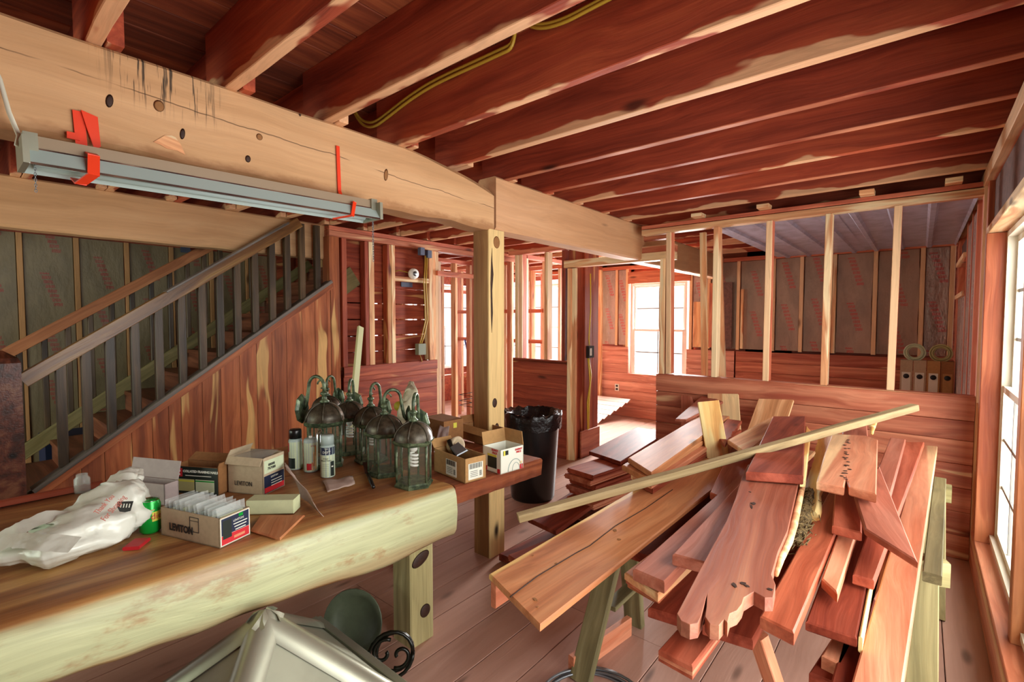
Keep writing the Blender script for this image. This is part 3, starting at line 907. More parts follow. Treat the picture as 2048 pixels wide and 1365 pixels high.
# doorway pier and header
wd = struct('wall_doorway', None, loc=(-2.8, 4.5, 0), label='doorway pier with jamb post and header to the bright room')
board('jamb', (-2.85, 4.36, 0), (-2.85, 4.36, 2.04), 0.05, 0.05, 'stud_pale', wd, up=(0, 1, 0))
board('jamb', (-2.805, 4.37, 0), (-2.805, 4.37, 2.04), 0.05, 0.035, 'stud_pale', wd, up=(0, 1, 0))
board('stud', (-2.85, 4.47, 0), (-2.85, 4.47, 2.3), 0.09, 0.15, 'panel_dark', wd, up=(0, 1, 0))
for y, w in ((4.62, .16), (4.765, .12)):
    board('plank', (-2.83, y, 0), (-2.83, y, 2.3), w, 0.1, 'panel_dark', wd, up=(1, 0, 0))
board('header', (-2.9, 4.35, 2.085), (-1.72, 4.35, 2.085), 0.075, 0.09, 'stud_pale', wd, up=(0, -1, 0))
board('header', (-2.03, 4.36, 2.15), (-1.72, 4.36, 2.15), 0.07, 0.09, 'stud', wd, up=(0, -1, 0))
board('baseboard', (-2.772, 4.45, 0.15), (-2.772, 4.84, 0.15), 0.29, 0.02, 'panel', wd, up=(1, 0, 0))
MB().box((-2.765, 4.62, 1.15), (0.04, 0.11, 0.13)).box((-2.742, 4.6, 1.15), (0.008, 0.035, 0.08), 1).build('outlet_box', ['ink', 'white'], wd)
MB().tube([(-2.765, 4.62, 2.0), (-2.765, 4.63, 1.6), (-2.765, 4.6, 1.3), (-2.765, 4.61, 1.22)], .008, 6).tube([(-2.765, 4.6, 1.08), (-2.76, 4.64, .9), (-2.76, 4.6, .6), (-2.76, 4.6, .3)], .008, 6).tube([(-2.765, 4.58, 1.08), (-2.76, 4.60, .95), (-2.76, 4.62, .8), (-2.76, 4.57, .6), (-2.76, 4.58, .3)], .008, 6).build('cable', 'yellowbright', wd)

# ---- rooms behind: open stud frames against bright windows
wi = struct('wall_inner', None, loc=(-4.5, 5.5, 0), label='open stud partitions of the rooms behind the back wall')
def studrow(p0, p1, n, z0=0, z1=2.28, mats=('stud_pink', 'stud_pale', 'stud_pink'), plate=True, w=.045):
    p0, p1 = Vector(p0), Vector(p1)
    d = (p1 - p0).normalized()
    for i in range(n):
        p = p0.lerp(p1, i / (n - 1))
        board('stud', (p.x, p.y, z0), (p.x, p.y, z1), 0.09, w, mats[i % len(mats)], wi, up=d)
    if plate:
        board('top_plate', (p0.x, p0.y, z1 + .025), (p1.x, p1.y, z1 + .025), 0.09, 0.05, 'stud', wi)
studrow((-4.24, 4.35, 0), (-4.24, 5.35, 0), 4)
studrow((-5.0, 3.5, 0), (-5.0, 6.8, 0), 12)
studrow((-5.9, 6.2, 0), (-3.95, 6.2, 0), 8)
studrow((-4.28, 3.68, 0), (-4.28, 3.72, 0), 2, mats=('stud_pale', 'stud'), plate=False)
studrow((-5.6, 5.35, 0), (-3.9, 5.35, 0), 6)
studrow((-3.9, 4.9, 0), (-3.9, 6.8, 0), 5)
studrow((-5.75, 4.3, 0), (-5.75, 6.8, 0), 7)
for a, b, z in (((-4.24, 3.7), (-4.24, 4.35), 2.03), ((-5.6, 5.33), (-3.9, 5.33), 1.62), ((-5.6, 5.36), (-3.9, 5.36), 1.2), ((-5.75, 4.3), (-5.75, 6.8), 0.6), ((-5.75, 4.3), (-5.75, 6.8), 1.95)):
    board('block', (a[0], a[1], z), (b[0], b[1], z), 0.05, 0.085, 'stud', wi, up=(1, 0, 0) if a[0] == b[0] else (0, 1, 0))
MB().tube([(-5.3, 5.2, 1.2), (-5.15, 5.2, .7), (-5.12, 5.2, .1)], .012, 6).build('water_pipe', 'bluepipe', wi)
MB().tube([(-4.95, 5.25, .9), (-4.95, 5.25, .1)], .012, 6).tube([(-4.75, 5.25, .8), (-4.75, 5.25, .1)], .012, 6).build('water_pipe', 'redpipe', wi)
window('window_5', 'bright window behind the open studs, on the far wall left of the doorway', (-5.9, YF + 0.03, 0.62), (1, 0, 0), 1.7, 1.5, (0, -1, 0), 2, 2, 'vinyl_bright')
window('window_added', 'added bright window behind the gapped boards, on the outer side wall nearer the stairs', (XL - .06, 5.15, 0.9), (0, -1, 0), 1.0, 1.1, (1, 0, 0), 2, 2, 'vinyl_bright')  # added opening, makes the slits between the back wall boards bright
window('window_6', 'bright window behind the open studs, on the outer side wall', (XL - .06, 6.75, 0.62), (0, -1, 0), 1.5, 1.5, (1, 0, 0), 2, 2, 'vinyl_bright')

# =================================================================== BEAMS, POST
def timber(name, label, p0, p1, w, h, mat, wob=0.006, wane=None, seg=30, seed=1):
    L = (Vector(p1) - Vector(p0)).length
    vs, fs = [], []
    for i in range(seg + 1):
        t = i / seg
        x = -L / 2 + L * t
        dt = wob * mnoise.noise(Vector((x * 3, seed, 0)))
        db = wob * 2 * mnoise.noise(Vector((x * 4, seed, 7)))
        zt = h / 2 + dt
        zb = -h / 2 + db
        c1 = 0.012
        c2 = 0.014 + 0.01 * mnoise.noise(Vector((x * 5, seed, 3)))
        if wane and t > wane[0]:
            q = (t - wane[0]) / (1 - wane[0])
            zt -= wane[1] * q ** 1.6
            c1 += wane[2] * q
        pr = [(-w / 2 + .01, zb), (w / 2 - c2, zb), (w / 2, zb + c2), (w / 2, zt - c1), (w / 2 - c1, zt), (-w / 2 + c1, zt), (-w / 2, zt - c1), (-w / 2, zb + .01)]
        vs += [(x, -y, z) for y, z in pr]
    n = 8
    for i in range(seg):
        for k in range(n):
            l = (k + 1) % n
            fs.append((i * n + k, i * n + l, (i + 1) * n + l, (i + 1) * n + k))
    fs.append(tuple(range(n))[::-1])
    fs.append(tuple(seg * n + k for k in range(n)))
    mb = MB().add(vs, fs)
    o = mb.build(name, mat, None, frame((Vector(p0) + Vector(p1)) / 2, Vector(p1) - Vector(p0), (0, 0, 1)))
    return tag(o, label, 'beam')


timber('timber_beam', 'rough tan ceiling beam with black stains, running from near left to the post', (-2.10, -1.2, 2.215), (-2.10, 2.245, 2.215), 0.145, 0.325, 'beam_near', 0.008, (0.80, 0.075, 0.03), 40, 3)
timber('timber_beam', 'smooth tan ceiling beam from the post to the doorway', (-2.10, 2.26, 2.222), (-2.10, 4.36, 2.222), 0.15, 0.325, 'beam2', 0.001, None, 12, 4)
timber('timber_beam', 'tan beam above the staircase balusters', (-4.35, -1.2, 2.225), (-4.35, 2.385, 2.225), 0.14, 0.32, 'beam', 0.004, None, 24, 5)
timber('timber_beam', 'dim timber beam running through the far room beyond the doorway header', (-2.12, 4.40, 2.2), (-2.12, 6.85, 2.2), 0.14, 0.3, 'beam', 0.006, None, 12, 6)
nbm = bpy.data.objects['timber_beam']
for u, v, a, b in ((219, 202, .010, .022), (318, 212, .016, .02), (519, 274, .012, .013), (496, 318, .010, .014), (772, 350, .012, .03), (365, 268, .008, .02), (600, 230, .005, .006)):
    p = at(u, v, x=-2.0265)
    MB().lathe([(0, 0), (a, 0), (a * .6, .0012), (0, .0006)], 14).build('knot', 'brown' if a < .011 else 'card3', nbm, frame(p, (0, .15, 1), (1, 0, 0)) @ Matrix.Diagonal((b / a, 1, 1, 1)))
p = at(342, 284, x=-2.0265)
MB().prism([(-.05, -.02), (-.02, .015), (.0, .022), (.012, .02), (.03, .0), (.045, -.03), (.02, -.024), (-.01, -.028), (-.03, -.022)], 0, .002).build('splintered_patch', 'stud_pale', nbm, frame(p, (0, 1, -.1), (1, 0, 0)))
pt = thing('timber_post', (-2.10, 2.27, 0), 'square cedar post with knots and a long dark split, under the beam joint', 'post')
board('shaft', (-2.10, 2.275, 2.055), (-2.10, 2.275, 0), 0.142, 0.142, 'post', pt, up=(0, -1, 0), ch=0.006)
# dark check in the corner and knots as inlaid pieces
MB().prism([(0, 0), (.010, .12), (.004, .26), (.016, .36), (.006, .44), (.004, .52), (-.004, .44), (-.010, .3), (-.006, .1)][::-1], 0, 0.002).build('check_split', 'brown', pt, frame((-2.0285, 2.222, 1.42), (0, 1, 0), (1, 0, 0)))
for y, z, a, b in ((2.27, 1.98, .030, .038), (2.25, 0.98, .022, .03), (2.27, .80, .024, .05)):
    MB().lathe([(0, 0), (a, 0), (a * .8, .0025), (0, .003)], 14).build('knot', 'brown' if z < 1 else 'card3', pt, frame((-2.029, y, z), (0, 0, 1), (1, 0, 0)) @ Matrix.Diagonal((b / a, 1, 1, 1)))

# =================================================================== STAIRS
SL = 0.7026


def sz(y):
    return 0.454 + (y - 0.393) * SL


st = thing('staircase', (-4.2, 1.3, 0), 'straight wooden stair with dark balusters rising behind the slab table', 'staircase')
SX = -4.2
y = 0.36
i = 0
wds = [0.10, 0.14, 0.12, 0.15, 0.12, 0.10, 0.08, 0.14, 0.13, 0.14, 0.13, 0.13, 0.12, 0.14, 0.12, 0.12]
while y < 2.36:
    w = min(wds[i % len(wds)], 2.38 - y)
    a, b = y + .0015, y + w - .0015
    za, zb = sz(a) - .035, sz(b) - .035
    m4 = frame((SX + .0, a, 0.0), (0, 0, 1), (1, 0, 0))     # local x up, z toward room, y = z cross x
    sg = 1 if (m4.to_3x3() @ Vector((0, 1, 0))).y > 0 else -1
    MB().prism([(0, 0), (za, 0), (zb, sg * (b - a)), (0, sg * (b - a))][::sg], 0, 0.02).build('panel_board', 'stairpanel', st, m4)
    y += w
    i += 1
n_dir = Vector((0, 1, SL)).normalized()
n_up = Vector((0, -SL, 1)).normalized()


def slope(name, x, y0, y1, off, wd, th, mat):
    """board following the stair slope; wd across x, th normal to slope"""
    return board(name, (x, y0, sz(y0) + off), (x, y1, sz(y1) + off), wd, th, mat, st, up=n_up)


slope('trim_moulding', SX + .018, 0.37, 2.385, -0.04, 0.03, 0.05, 'stairpanel')
slope('stringer_cap', SX - .01, 0.37, 2.385, 0.0, 0.10, 0.028, 'cap')
slope('inner_stringer', SX - .10, 0.34, 2.7, -0.14, 0.04, 0.2, 'stringer')
slope('far_stringer', SX - .96, 0.34, 2.7, 0.03, 0.04, 0.10, 'stringer')
for k in range(13):
    yy = 0.34 + k * 0.235
    zz = sz(yy) - 0.03
    if yy > 2.75:
        break
    board('tread', (SX - .12, yy + .12, zz), (SX - 1.0, yy + .12, zz), 0.27, 0.035, 'tread', st)
    board('riser', (SX - .12, yy + .01, zz - .09), (SX - 1.0, yy + .01, zz - .09), 0.15, 0.02, 'tread', st, up=(0, 1, 0))
bys = [0.52, 0.645, 0.77, 0.91, 1.05, 1.195, 1.33, 1.455, 1.583, 1.72, 1.86, 1.99, 2.122, 2.265]
for yy in bys:
    zt = 1.115 + (yy - .365) * .70
    zt = min(zt, 2.35)
    board('baluster', (SX - .01, yy, sz(yy) + .01), (SX - .01, yy, zt), 0.050, 0.046, 'dark_rail', st, up=(1, 0, 0), ch=.004)
board('handrail', (SX - .01, 0.345, 1.125), (SX - .01, 2.1, 2.353), 0.062, 0.085, 'rail', st, up=(0, -.7, 1))
board('handrail_cap', (SX - .01, 1.1, 1.70), (SX - .01, 2.0, 2.33), 0.085, 0.016, 'cap', st, up=(0, -.7, 1))
SX2 = SX - 1.02
board('handrail', (SX2, 0.18, 1.13), (SX2, 2.0, 2.38), 0.06, 0.08, 'tan', st, up=(0, -.7, 1))
for k in range(13):
    yy = .42 + k * .14
    board('baluster', (SX2, yy, sz(yy)), (SX2, yy, 1.24 + (yy - .3) * .66), 0.036, 0.036, 'dark_rail', st, up=(1, 0, 0), ch=.004)
nw = MB()
nw.box((0, 0, 0.62), (0.17, 0.17, 1.24))
nw.lathe([(0.12, 1.24), (0.105, 1.27), (0.02, 1.315)], 4, 0, None, False, math.pi / 4)
nw.build('newel_post', 'newel', st, Matrix.Translation((SX - .03, 0.255, 0)))
nw = MB()
nw.box((0, 0, 0.62), (0.12, 0.12, 1.24)).lathe([(0.085, 1.24), (0.075, 1.27), (0.02, 1.3)], 4, 0, None, False, math.pi / 4)
nw.build('newel_post', 'newel', st, Matrix.Translation((SX2, 0.25, 0)))
t = MB().box((0, 0, .25), (0.4, 0.35, 0.5)).build('tarp_bundle', 'navyjeans', None, Matrix.Translation((-5.75, .75, 0)))
tag(t, 'dark blue bundle on the floor beyond the staircase', 'bundle')

# =================================================================== CEILING WIRES, LIGHT FIXTURE
def wire_on(pts, yv, r, off=-0.012):
    q = [at(u, v, y=yv + off) for u, v in pts]
    for _ in range(2):
        n = [q[0]]
        for a, b in zip(q, q[1:]):
            n += [a.lerp(b, .25), a.lerp(b, .75)]
        q = n + [q[-1]]
    return q


jf = 1.54
w = MB()
for dv, r in ((0, .0065), (9, .0065)):
    w.tube(wire_on([(706, 212 + dv / 2), (714, 232 + dv / 2), (728, 244 + dv), (748, 246 + dv), (775, 226 + dv), (818, 192 + dv), (860, 165 + dv), (900, 145 + dv), (960, 118 + dv), (1005, 97 + dv), (1024, 88 + dv), (1031, 60), (1031, 36)], jf, r), r + .001, 6)
w.tube(wire_on([(1040, 34), (1055, 52), (1085, 58), (1130, 45), (1180, 18), (1215, 0), (1300, -45)], jf, 0), .007, 6)
w.tube(wire_on([(1040, 30), (1058, 45), (1085, 50), (1130, 37), (1180, 10), (1215, -8), (1300, -52)], jf, 0), .007, 6)
o = w.build('electrical_cable', 'yellowwire')
tag(o, 'yellow electrical cable stapled along a ceiling joist', 'cable')
o = MB().tube([at(1448, 38, y=1.93), at(1455, 45, y=1.93), at(1462, 52, y=1.93)], .008, 6).build('cable_stub', 'yellowbright')
tag(o, 'short yellow cable stub poking below a joist, upper right of the ceiling', 'cable')

fx = thing('shop_light', (-1.93, 0.75, 1.95), 'grey fluorescent shop light strapped to the near ceiling beam', 'light fixture')
X0, Y0, Y1 = -1.945, 0.185, 1.315
zc = lambda t: 1.965 + 0.03 * t
pA, pB = Vector((X0, Y0, 1.96)), Vector((X0, Y1, 1.985))
fm = frame((pA + pB) / 2, pB - pA, (0, 0, 1))
Lf = (pB - pA).length
ch = MB().prism([(-Lf / 2, -.03), (Lf / 2, -.03), (Lf / 2, .03), (-Lf / 2, .03)], .018, .055)
ch.build('channel', 'lampchan', fx, fm)
rf = MB()
vs, fs = [], []
pr = [(-.07, -.03), (-.067, -.033), (-.032, .016), (.032, .016), (.067, -.033), (.07, -.03), (.033, .02), (-.033, .02)]
for x in (-Lf / 2, Lf / 2):
    vs += [(x, a, b) for a, b in pr]
for k in range(8):
    l = (k + 1) % 8
    fs.append((k, l, 8 + l, 8 + k))
rf.add(vs, fs)
rf.build('reflector', 'lampgrey', fx, fm)
for s_ in (-1, 1):
    MB().tube([(-Lf / 2 + .02, s_ * .03, -.012), (Lf / 2 - .02, s_ * .03, -.012)], .016, 12).build('tube', 'lamplens', fx, fm)
    MB().box((s_ * (Lf / 2 + .004), 0, .005), (.014, .145, .075)).box((s_ * (Lf / 2 - .01), 0, .03), (.03, .08, .06)).build('end_cap', 'galv', fx, fm)
MB().box((0, -.069, -.031), (Lf, .004, .006)).box((0, -.034, .018), (Lf, .004, .004)).build('trim_line', 'chrome', fx, fm)
def strap(pts, w, name='hanging_strap', parent=None):
    mb = MB()
    for a, b in zip(pts, pts[1:]):
        a, b = Vector(a), Vector(b)
        mb.box((0, 0, 0), ((b - a).length + .004, w, .004), 0, frame((a + b) / 2, b - a, (1, 0, .01) if abs((b - a).normalized().x) < .8 else (0, 0, 1)))
    return mb.build(name, 'orange', parent)
xb = -2.020
o = strap([(xb, .315, 2.145), (xb, .32, 2.04), (-1.885, .325, 1.985), (-1.868, .32, 1.925), (-1.93, .30, 1.905), (-1.99, .30, 1.93)], .028)
tag(o, 'wide orange strap holding the left end of the shop light', 'strap')
o = MB().prism([(0, 0), (.04, -.01), (.045, -.10), (.03, -.115), (.012, -.05)], 0, .006).box((-.02, -.085, .003), (.03, .02, .006)).build('strap_tail', 'orange', None, frame((-2.016, .32, 2.15), (0, 1, 0), (1, 0, 0)))
tag(o, 'folded orange strap tail nailed to the beam at the left end of the light', 'strap')
o = strap([(xb, 1.195, 2.275), (xb, 1.20, 2.08), (-1.99, 1.20, 2.02), (-1.90, 1.20, 2.01), (-1.87, 1.17, 1.945), (-1.95, 1.13, 1.935)], .016)
tag(o, 'narrow orange strap holding the right end of the shop light', 'strap')
o = MB().box((-2.02, 1.14, 2.04), (.01, .02, .03)).build('strap_tail', 'orange')
tag(o, 'small orange strap end sticking up behind the light, left of the narrow strap', 'strap')
def chain(name, p, n, s, label):
    t = MB()
    for i in range(n):
        c = Vector(p) - Vector((0, 0, i * s * 1.5))
        ring = [(s * math.cos(a) * .5, 0, s * math.sin(a)) if i % 2 else (0, s * math.cos(a) * .5, s * math.sin(a)) for a in [2 * math.pi * k / 8 for k in range(8)]]
        t.tube([c + Vector(q) for q in ring], s * .16, 4, 0, True)
    o = t.build(name, 'steel')
    tag(o, label, 'chain')
chain('hanging_chain', (-1.945, 1.322, 2.0), 21, .0075, 'thin steel chain hanging from the right end of the shop light')
chain('pull_chain', (-1.90, .20, 1.935), 11, .005, 'short pull chain under the left end of the shop light')
o = MB().tube([at(-25, 105, x=-2.01), at(0, 160, x=-2.0), at(18, 225, x=-1.97), at(38, 272, x=-1.95), (X0, .17, 1.985)], .006, 8).build('power_cord', 'whitewire')
tag(o, 'white power cord running up from the left end of the shop light', 'cord')

# =================================================================== SLAB TABLE
M['table_brown'] = wood('table_heartwood', '5A2A18', '7E4229', '9A5A38', rough=0.4, knots=0.6, vary=0.02, spec=0.5)
TZ = 0.75
tb = thing('slab_table', (-2.2, 0.9, 0), 'long live-edge slab table with a pale sapwood front edge, before the stairs', 'table')
tm = frame((-2.2, 1.0, 0), Vector((-1.69, 0.1, 0)) - Vector((-1.545, 2.1, 0)), (0, 0, 1))   # +x toward camera left, +y front
tmi = tm.inverted()
FR = (tmi @ Vector((-1.69, .1, 0))).y
def front_x(y):
    return -1.69 + (y - .1) * 0.0725
low = []
for u, v in ((30, 1386), (92, 1365), (250, 1318), (400, 1264), (520, 1218), (622, 1182), (740, 1146), (815, 1116), (863, 1088)):
    p = at(u, v, x=-1.62)
    p = at(u, v, x=front_x(p.y) - .01)
    low.append((p.y, p.z))
def lowz(y):
    if y <= low[0][0]:
        return low[0][1] - (low[0][0] - y) * .05
    for (a, za), (b, zb) in zip(low, low[1:]):
        if y <= b:
            return za + (zb - za) * (y - a) / (b - a)
    return low[-1][1] + .0
vs, fs = [], []
N = 60
for i in range(N + 1):
    y = -0.9 + (1.497 + 0.9) * i / N
    zb = lowz(y) + .008 * mnoise.noise(Vector((y * 9, 0, 0)))
    fx_ = front_x(y) + .006 * mnoise.noise(Vector((y * 5, 4, 0)))
    bul = .012 + .01 * mnoise.noise(Vector((y * 2, 8, 0)))
    dz = .0025 * mnoise.noise(Vector((y * 14, 1, 0)))
    pr = [(-2.86, .65), (-2.865, .70), (-2.86, TZ)]
    for k in range(1, 6):
        pr.append((-2.86 + (fx_ - .03 + 2.86) * k / 6, TZ))
    pr += [(fx_ - .04, TZ), (fx_ - .018, TZ - .004), (fx_ - .004, TZ - .016), (fx_ + bul * .5, TZ - .045), (fx_ + bul, (TZ + zb) / 2), (fx_ + bul * .4, zb + .03), (fx_ - .004, zb + .012), (fx_ - .012, zb), (fx_ - .04, zb + .003), (fx_ - .07, zb + .05), (fx_ - .11, .64)]
    for x, z in pr:
        vs.append(tmi @ Vector((x, y, z)))
n = len(pr)
for i in range(N):
    for k in range(n):
        l = (k + 1) % n
        fs.append((i * n + k, (i + 1) * n + k, (i + 1) * n + l, i * n + l))
mb = MB().add(vs, fs, 0, True)
mb.add(vs[:n], [tuple(range(n))]).add(vs[N * n:], [tuple(range(n))[::-1]])
sl = mb.build('slab', 'table', tb, tm)
sl['label'] = 'brown top with a pale undulating front edge'
vs, fs = [], []
N = 14
for i in range(N + 1):
    y = 1.4985 + (2.10 - 1.4985) * i / N
    jx = (.003 if i % 2 else 0)
    fx_ = front_x(y)
    pr = [(-2.86, .655), (-2.86, TZ - .0005), (fx_ - .012, TZ - .0005), (fx_ - .002 + jx, TZ - .008), (fx_ - .01 + jx, .66), (fx_ - .03, .65)]
    vs += [tmi @ Vector((x, y, z)) for x, z in pr]
n = 6
for i in range(N):
    for k in range(n):
        l = (k + 1) % n
        fs.append((i * n + k, (i + 1) * n + k, (i + 1) * n + l, i * n + l))
fs += [tuple(range(n)), tuple(N * n + k for k in range(n))[::-1]]
MB().add(vs, fs).build('slab_end', 'table_brown', tb, tm)['label'] = 'saw-cut brown end of the slab'
for i, (x, y) in enumerate(((-1.80, 1.42), (-2.62, 1.42), (-1.90, -.35), (-2.62, -.35))):
    lg = board('leg', (x, y, 0), (x, y, .655), 0.135, 0.135, 'treated' if i == 0 else 'treated_dark', tb, up=(0, -1, 0), ch=.006)
    if i == 0:
        for yy, zz, a, b in ((1.41, .40, .046, .030), (1.435, .145, .026, .032)):
            MB().lathe([(0, 0), (a, 0), (a * .85, .003), (0, .001)], 18).build('knot', 'brown', lg, frame((x + .0685, yy, zz), (0, .9, .35), (1, 0, 0)) @ Matrix.Diagonal((1.15, b / a, 1, 1)))
board('brace', (-2.62, 1.42, .12), (-1.87, 1.42, .58), .07, .04, 'treated_dark', tb, up=(0, -1, 0))
board('stretcher', (-2.62, -.28, .2), (-2.62, 1.35, .2), .09, .04, 'treated_dark', tb, up=(1, 0, 0))


# ------------------------------------------------------------------ carton builder
def face(o, xdir, ndir):
    return frame(o, xdir, ndir)


class Carton:
    def __init__(s, name, label, A, B, Cc, h, mat, z=TZ, wall=.004, group=None, closed=False):
        z += 0.001
        s.A, s.B = at(*A, z=z), at(*B, z=z)
        C3 = at(*Cc, z=z)
        u1 = s.A - s.B
        s.d1 = u1.normalized()
        s.w1 = u1.length
        p = Vector((-s.d1.y, s.d1.x, 0))
        if p.dot(C3 - s.B) < 0:
            p = -p
        s.d2 = p
        s.w2 = (C3 - s.B).dot(p)
        s.h = h
        s.z = z
        c = s.B + s.d1 * s.w1 / 2 + s.d2 * s.w2 / 2
        s.t = thing(name, c, label, 'box', group)
        m = Matrix((s.d1, s.d2, Vector((0, 0, 1)))).transposed().to_4x4()
        m.translation = c
        s.m = m
        a, b = s.w1, s.w2
        mb = MB()
        if closed:
            mb.box((0, 0, h / 2), (a, b, h))
        else:
            mb.box((0, 0, wall / 2), (a, b, wall))
            for q in (-1, 1):
                mb.box((q * (a - wall) / 2, 0, h / 2), (wall, b, h))
                mb.box((0, q * (b - wall) / 2, h / 2), (a, wall, h))
        s.body = mb.build('box_body', mat, s.t, m)
        # face frames: 1 = face along A-B (outward -d2), 2 = face along B-C (outward -d1)
        s.f1 = frame(s.B + s.d1 * s.w1 / 2 - s.d2 * .0006 + Vector((0, 0, h / 2)), -s.d1, -s.d2)
        s.f2 = frame(s.B + s.d2 * s.w2 / 2 - s.d1 * .0006 + Vector((0, 0, h / 2)), s.d2, -s.d1)

    def panel(s, f, x, y, w, h, mat, name='printed_label', off=0.0):
        return MB().box((x, y, off), (w, h, .0012)).build(name, mat, s.t, f)

    def text(s, f, body, size, x, y, mat, name='lettering', off=.0012, bold=0.0, sx=1.0, par=None):
        return text(name, body, size, f @ Matrix.Translation((x, y, off)), mat, par or s.t, bold=bold, sx=sx)

    def flap(s, side, ln, ang, mat, frac=1.0, wall=.003):
        """side: 'f1','f2','b1','b2'; ang from vertical, positive = outward"""
        up = Vector((0, 0, 1))
        if side == 'f1':
            o, ax, out, w = s.B + s.d1 * s.w1 / 2, -s.d1, -s.d2, s.w1
        elif side == 'b1':
            o, ax, out, w = s.B + s.d1 * s.w1 / 2 + s.d2 * s.w2, s.d1, s.d2, s.w1
        elif side == 'f2':
            o, ax, out, w = s.B + s.d2 * s.w2 / 2, s.d2, -s.d1, s.w2
        else:
            o, ax, out, w = s.B + s.d2 * s.w2 / 2 + s.d1 * s.w1, -s.d2, s.d1, s.w2
        o = o + up * s.h
        d = up * math.cos(R(ang)) + out * math.sin(R(ang))
        nrm = ax.cross(d)
        m = frame(o + d * ln / 2 + up * .001, ax, nrm)
        return MB().box((0, 0, 0), (w * frac * .985, ln, wall)).build('flap', mat, s.t, m)


# switch box with lettering, front left
c = Carton('switch_carton', 'open kraft carton marked LEVITON, packed with wrapped switches, front of the table', (323, 1070), (440, 1098), (495, 1068), .098, 'card2')
c.text(c.f1, 'LEVITON', .034, -.04, -.012, 'ink', bold=.0012, sx=.85)
ol = MB()
for x, y, w, h in ((.003, .012, .002, .05), (.045, .012, .002, .05), (.024, .036, .042, .002), (.024, -.013, .042, .002), (.024, .024, .042, .0015)):
    ol.box((x, y, 0), (w, h, .001))
ol.build('printed_frame', 'ink', c.t, c.f1)
w2 = c.w2
lb = c.panel(c.f2, 0, 0, w2 * .96, .092, 'whiteink')
c.panel(c.f2, 0, .016, w2 * .90, .056, 'navy', 'label_band', .0006)
c.panel(c.f2, 0, -.028, w2 * .90, .030, 'redink', 'label_band', .0006)
c.panel(c.f2, -w2 * .27, .006, w2 * .28, .062, 'carddark', 'label_window', .0010)
c.panel(c.f2, w2 * .18, .037, w2 * .14, .010, 'greencan', 'label_square', .0010)
c.text(c.f2, 'LEVITON', .010, w2 * .10, .024, 'whiteink', off=.0014)
for k in range(3):
    c.panel(c.f2, w2 * .16, .013 - k * .010, w2 * (.46 - .06 * k), .003, 'whiteink', 'fine_print', .0011)
c.panel(c.f2, w2 * .12, -.030, w2 * .36, .009, 'salmon', 'fine_print', .0010)
for k in range(13):
    t_ = .014 + k * (c.w1 - .03) / 12
    p = c.B + c.d1 * t_ + c.d2 * (c.w2 / 2)
    ang = R(rnd.uniform(-16, 4))
    m4 = Matrix((c.d2, Vector((0, 0, 1)), c.d1 * -1)).transposed().to_4x4()
    hh = .118 + rnd.uniform(-.004, .012)
    m4 = Matrix.Translation(Vector((p.x, p.y, c.z + .005 + hh / 2))) @ m4.to_3x3().to_4x4() @ Matrix.Rotation(ang, 4, 'X')
    g = thing('wrapped_switch', (p.x, p.y, c.z + .005), 'film-wrapped switch in the front kraft carton, ' + ('at its left end', 'second from the left', 'third from the left', 'fourth from the left', 'fifth from the left', 'sixth from the left', 'in the very middle', 'sixth from the right', 'fifth from the right', 'fourth from the right', 'third from the right', 'second from the right', 'at its right end')[12 - k], 'switch', 'wrapped switches in the front carton')
    fm_ = MB()
    wv = c.w2 * .92
    vs, fs = [], []
    for i in range(5):
        for j in range(6):
            vs.append((-wv / 2 + wv * i / 4, -hh / 2 + hh * j / 5, .004 * mnoise.noise(Vector((i * 1.7, j * 1.3, k)))))
    for i in range(4):
        for j in range(5):
            a = i * 6 + j
            fs.append((a, a + 6, a + 7, a + 1))
    fm_.add(vs, fs, 0, True)
    fm_.build('wrapper', 'film', g, m4)
    MB().box((0, -.012, -.001), (wv * .8, hh * .7, .008)).box((0, .0, .004), (wv * .25, .03, .004), 1).build('switch_body', [rnd.choice(('lampgrey', 'navy', 'palegreen', 'lampgrey')), 'white'], g, m4)

# nails carton
c = Carton('nail_carton', 'dark printed carton of collated framing nails behind the front kraft carton', (345, 985), (437, 992), (462, 978), .118, 'card3')
c.panel(c.f1, 0, 0, c.w1 * .99, .116, 'carddark')
q = c.w1
c.panel(c.f1, -q * .36, .032, q * .19, .036, 'redink', 'logo_square', .0006)
c.text(c.f1, 'Grip\nRite', .015, -q * .36, .032, 'whiteink', bold=.0005)
c.text(c.f1, 'COLLATED FRAMING NAILS', .0145, q * .13, .038, 'whiteink', bold=.0004, sx=.95)
c.panel(c.f1, q * .08, .020, q * .56, .003, 'whiteink', 'fine_print', .0006)
c.panel(c.f1, -q * .22, -.022, q * .42, .052, 'olive', 'label_panel', .0006)
c.panel(c.f1, q * .22, -.022, q * .40, .052, 'palegreen', 'label_panel', .0006)
c.panel(c.f1, -q * .22, -.004, q * .42, .006, 'yellowink', 'label_line', .0010)
c.panel(c.f1, q * .22, -.002, q * .40, .005, 'greencan', 'label_line', .0010)
c.flap('b1', .05, 60, 'card3')
c.flap('f2', .02, 20, 'card3')

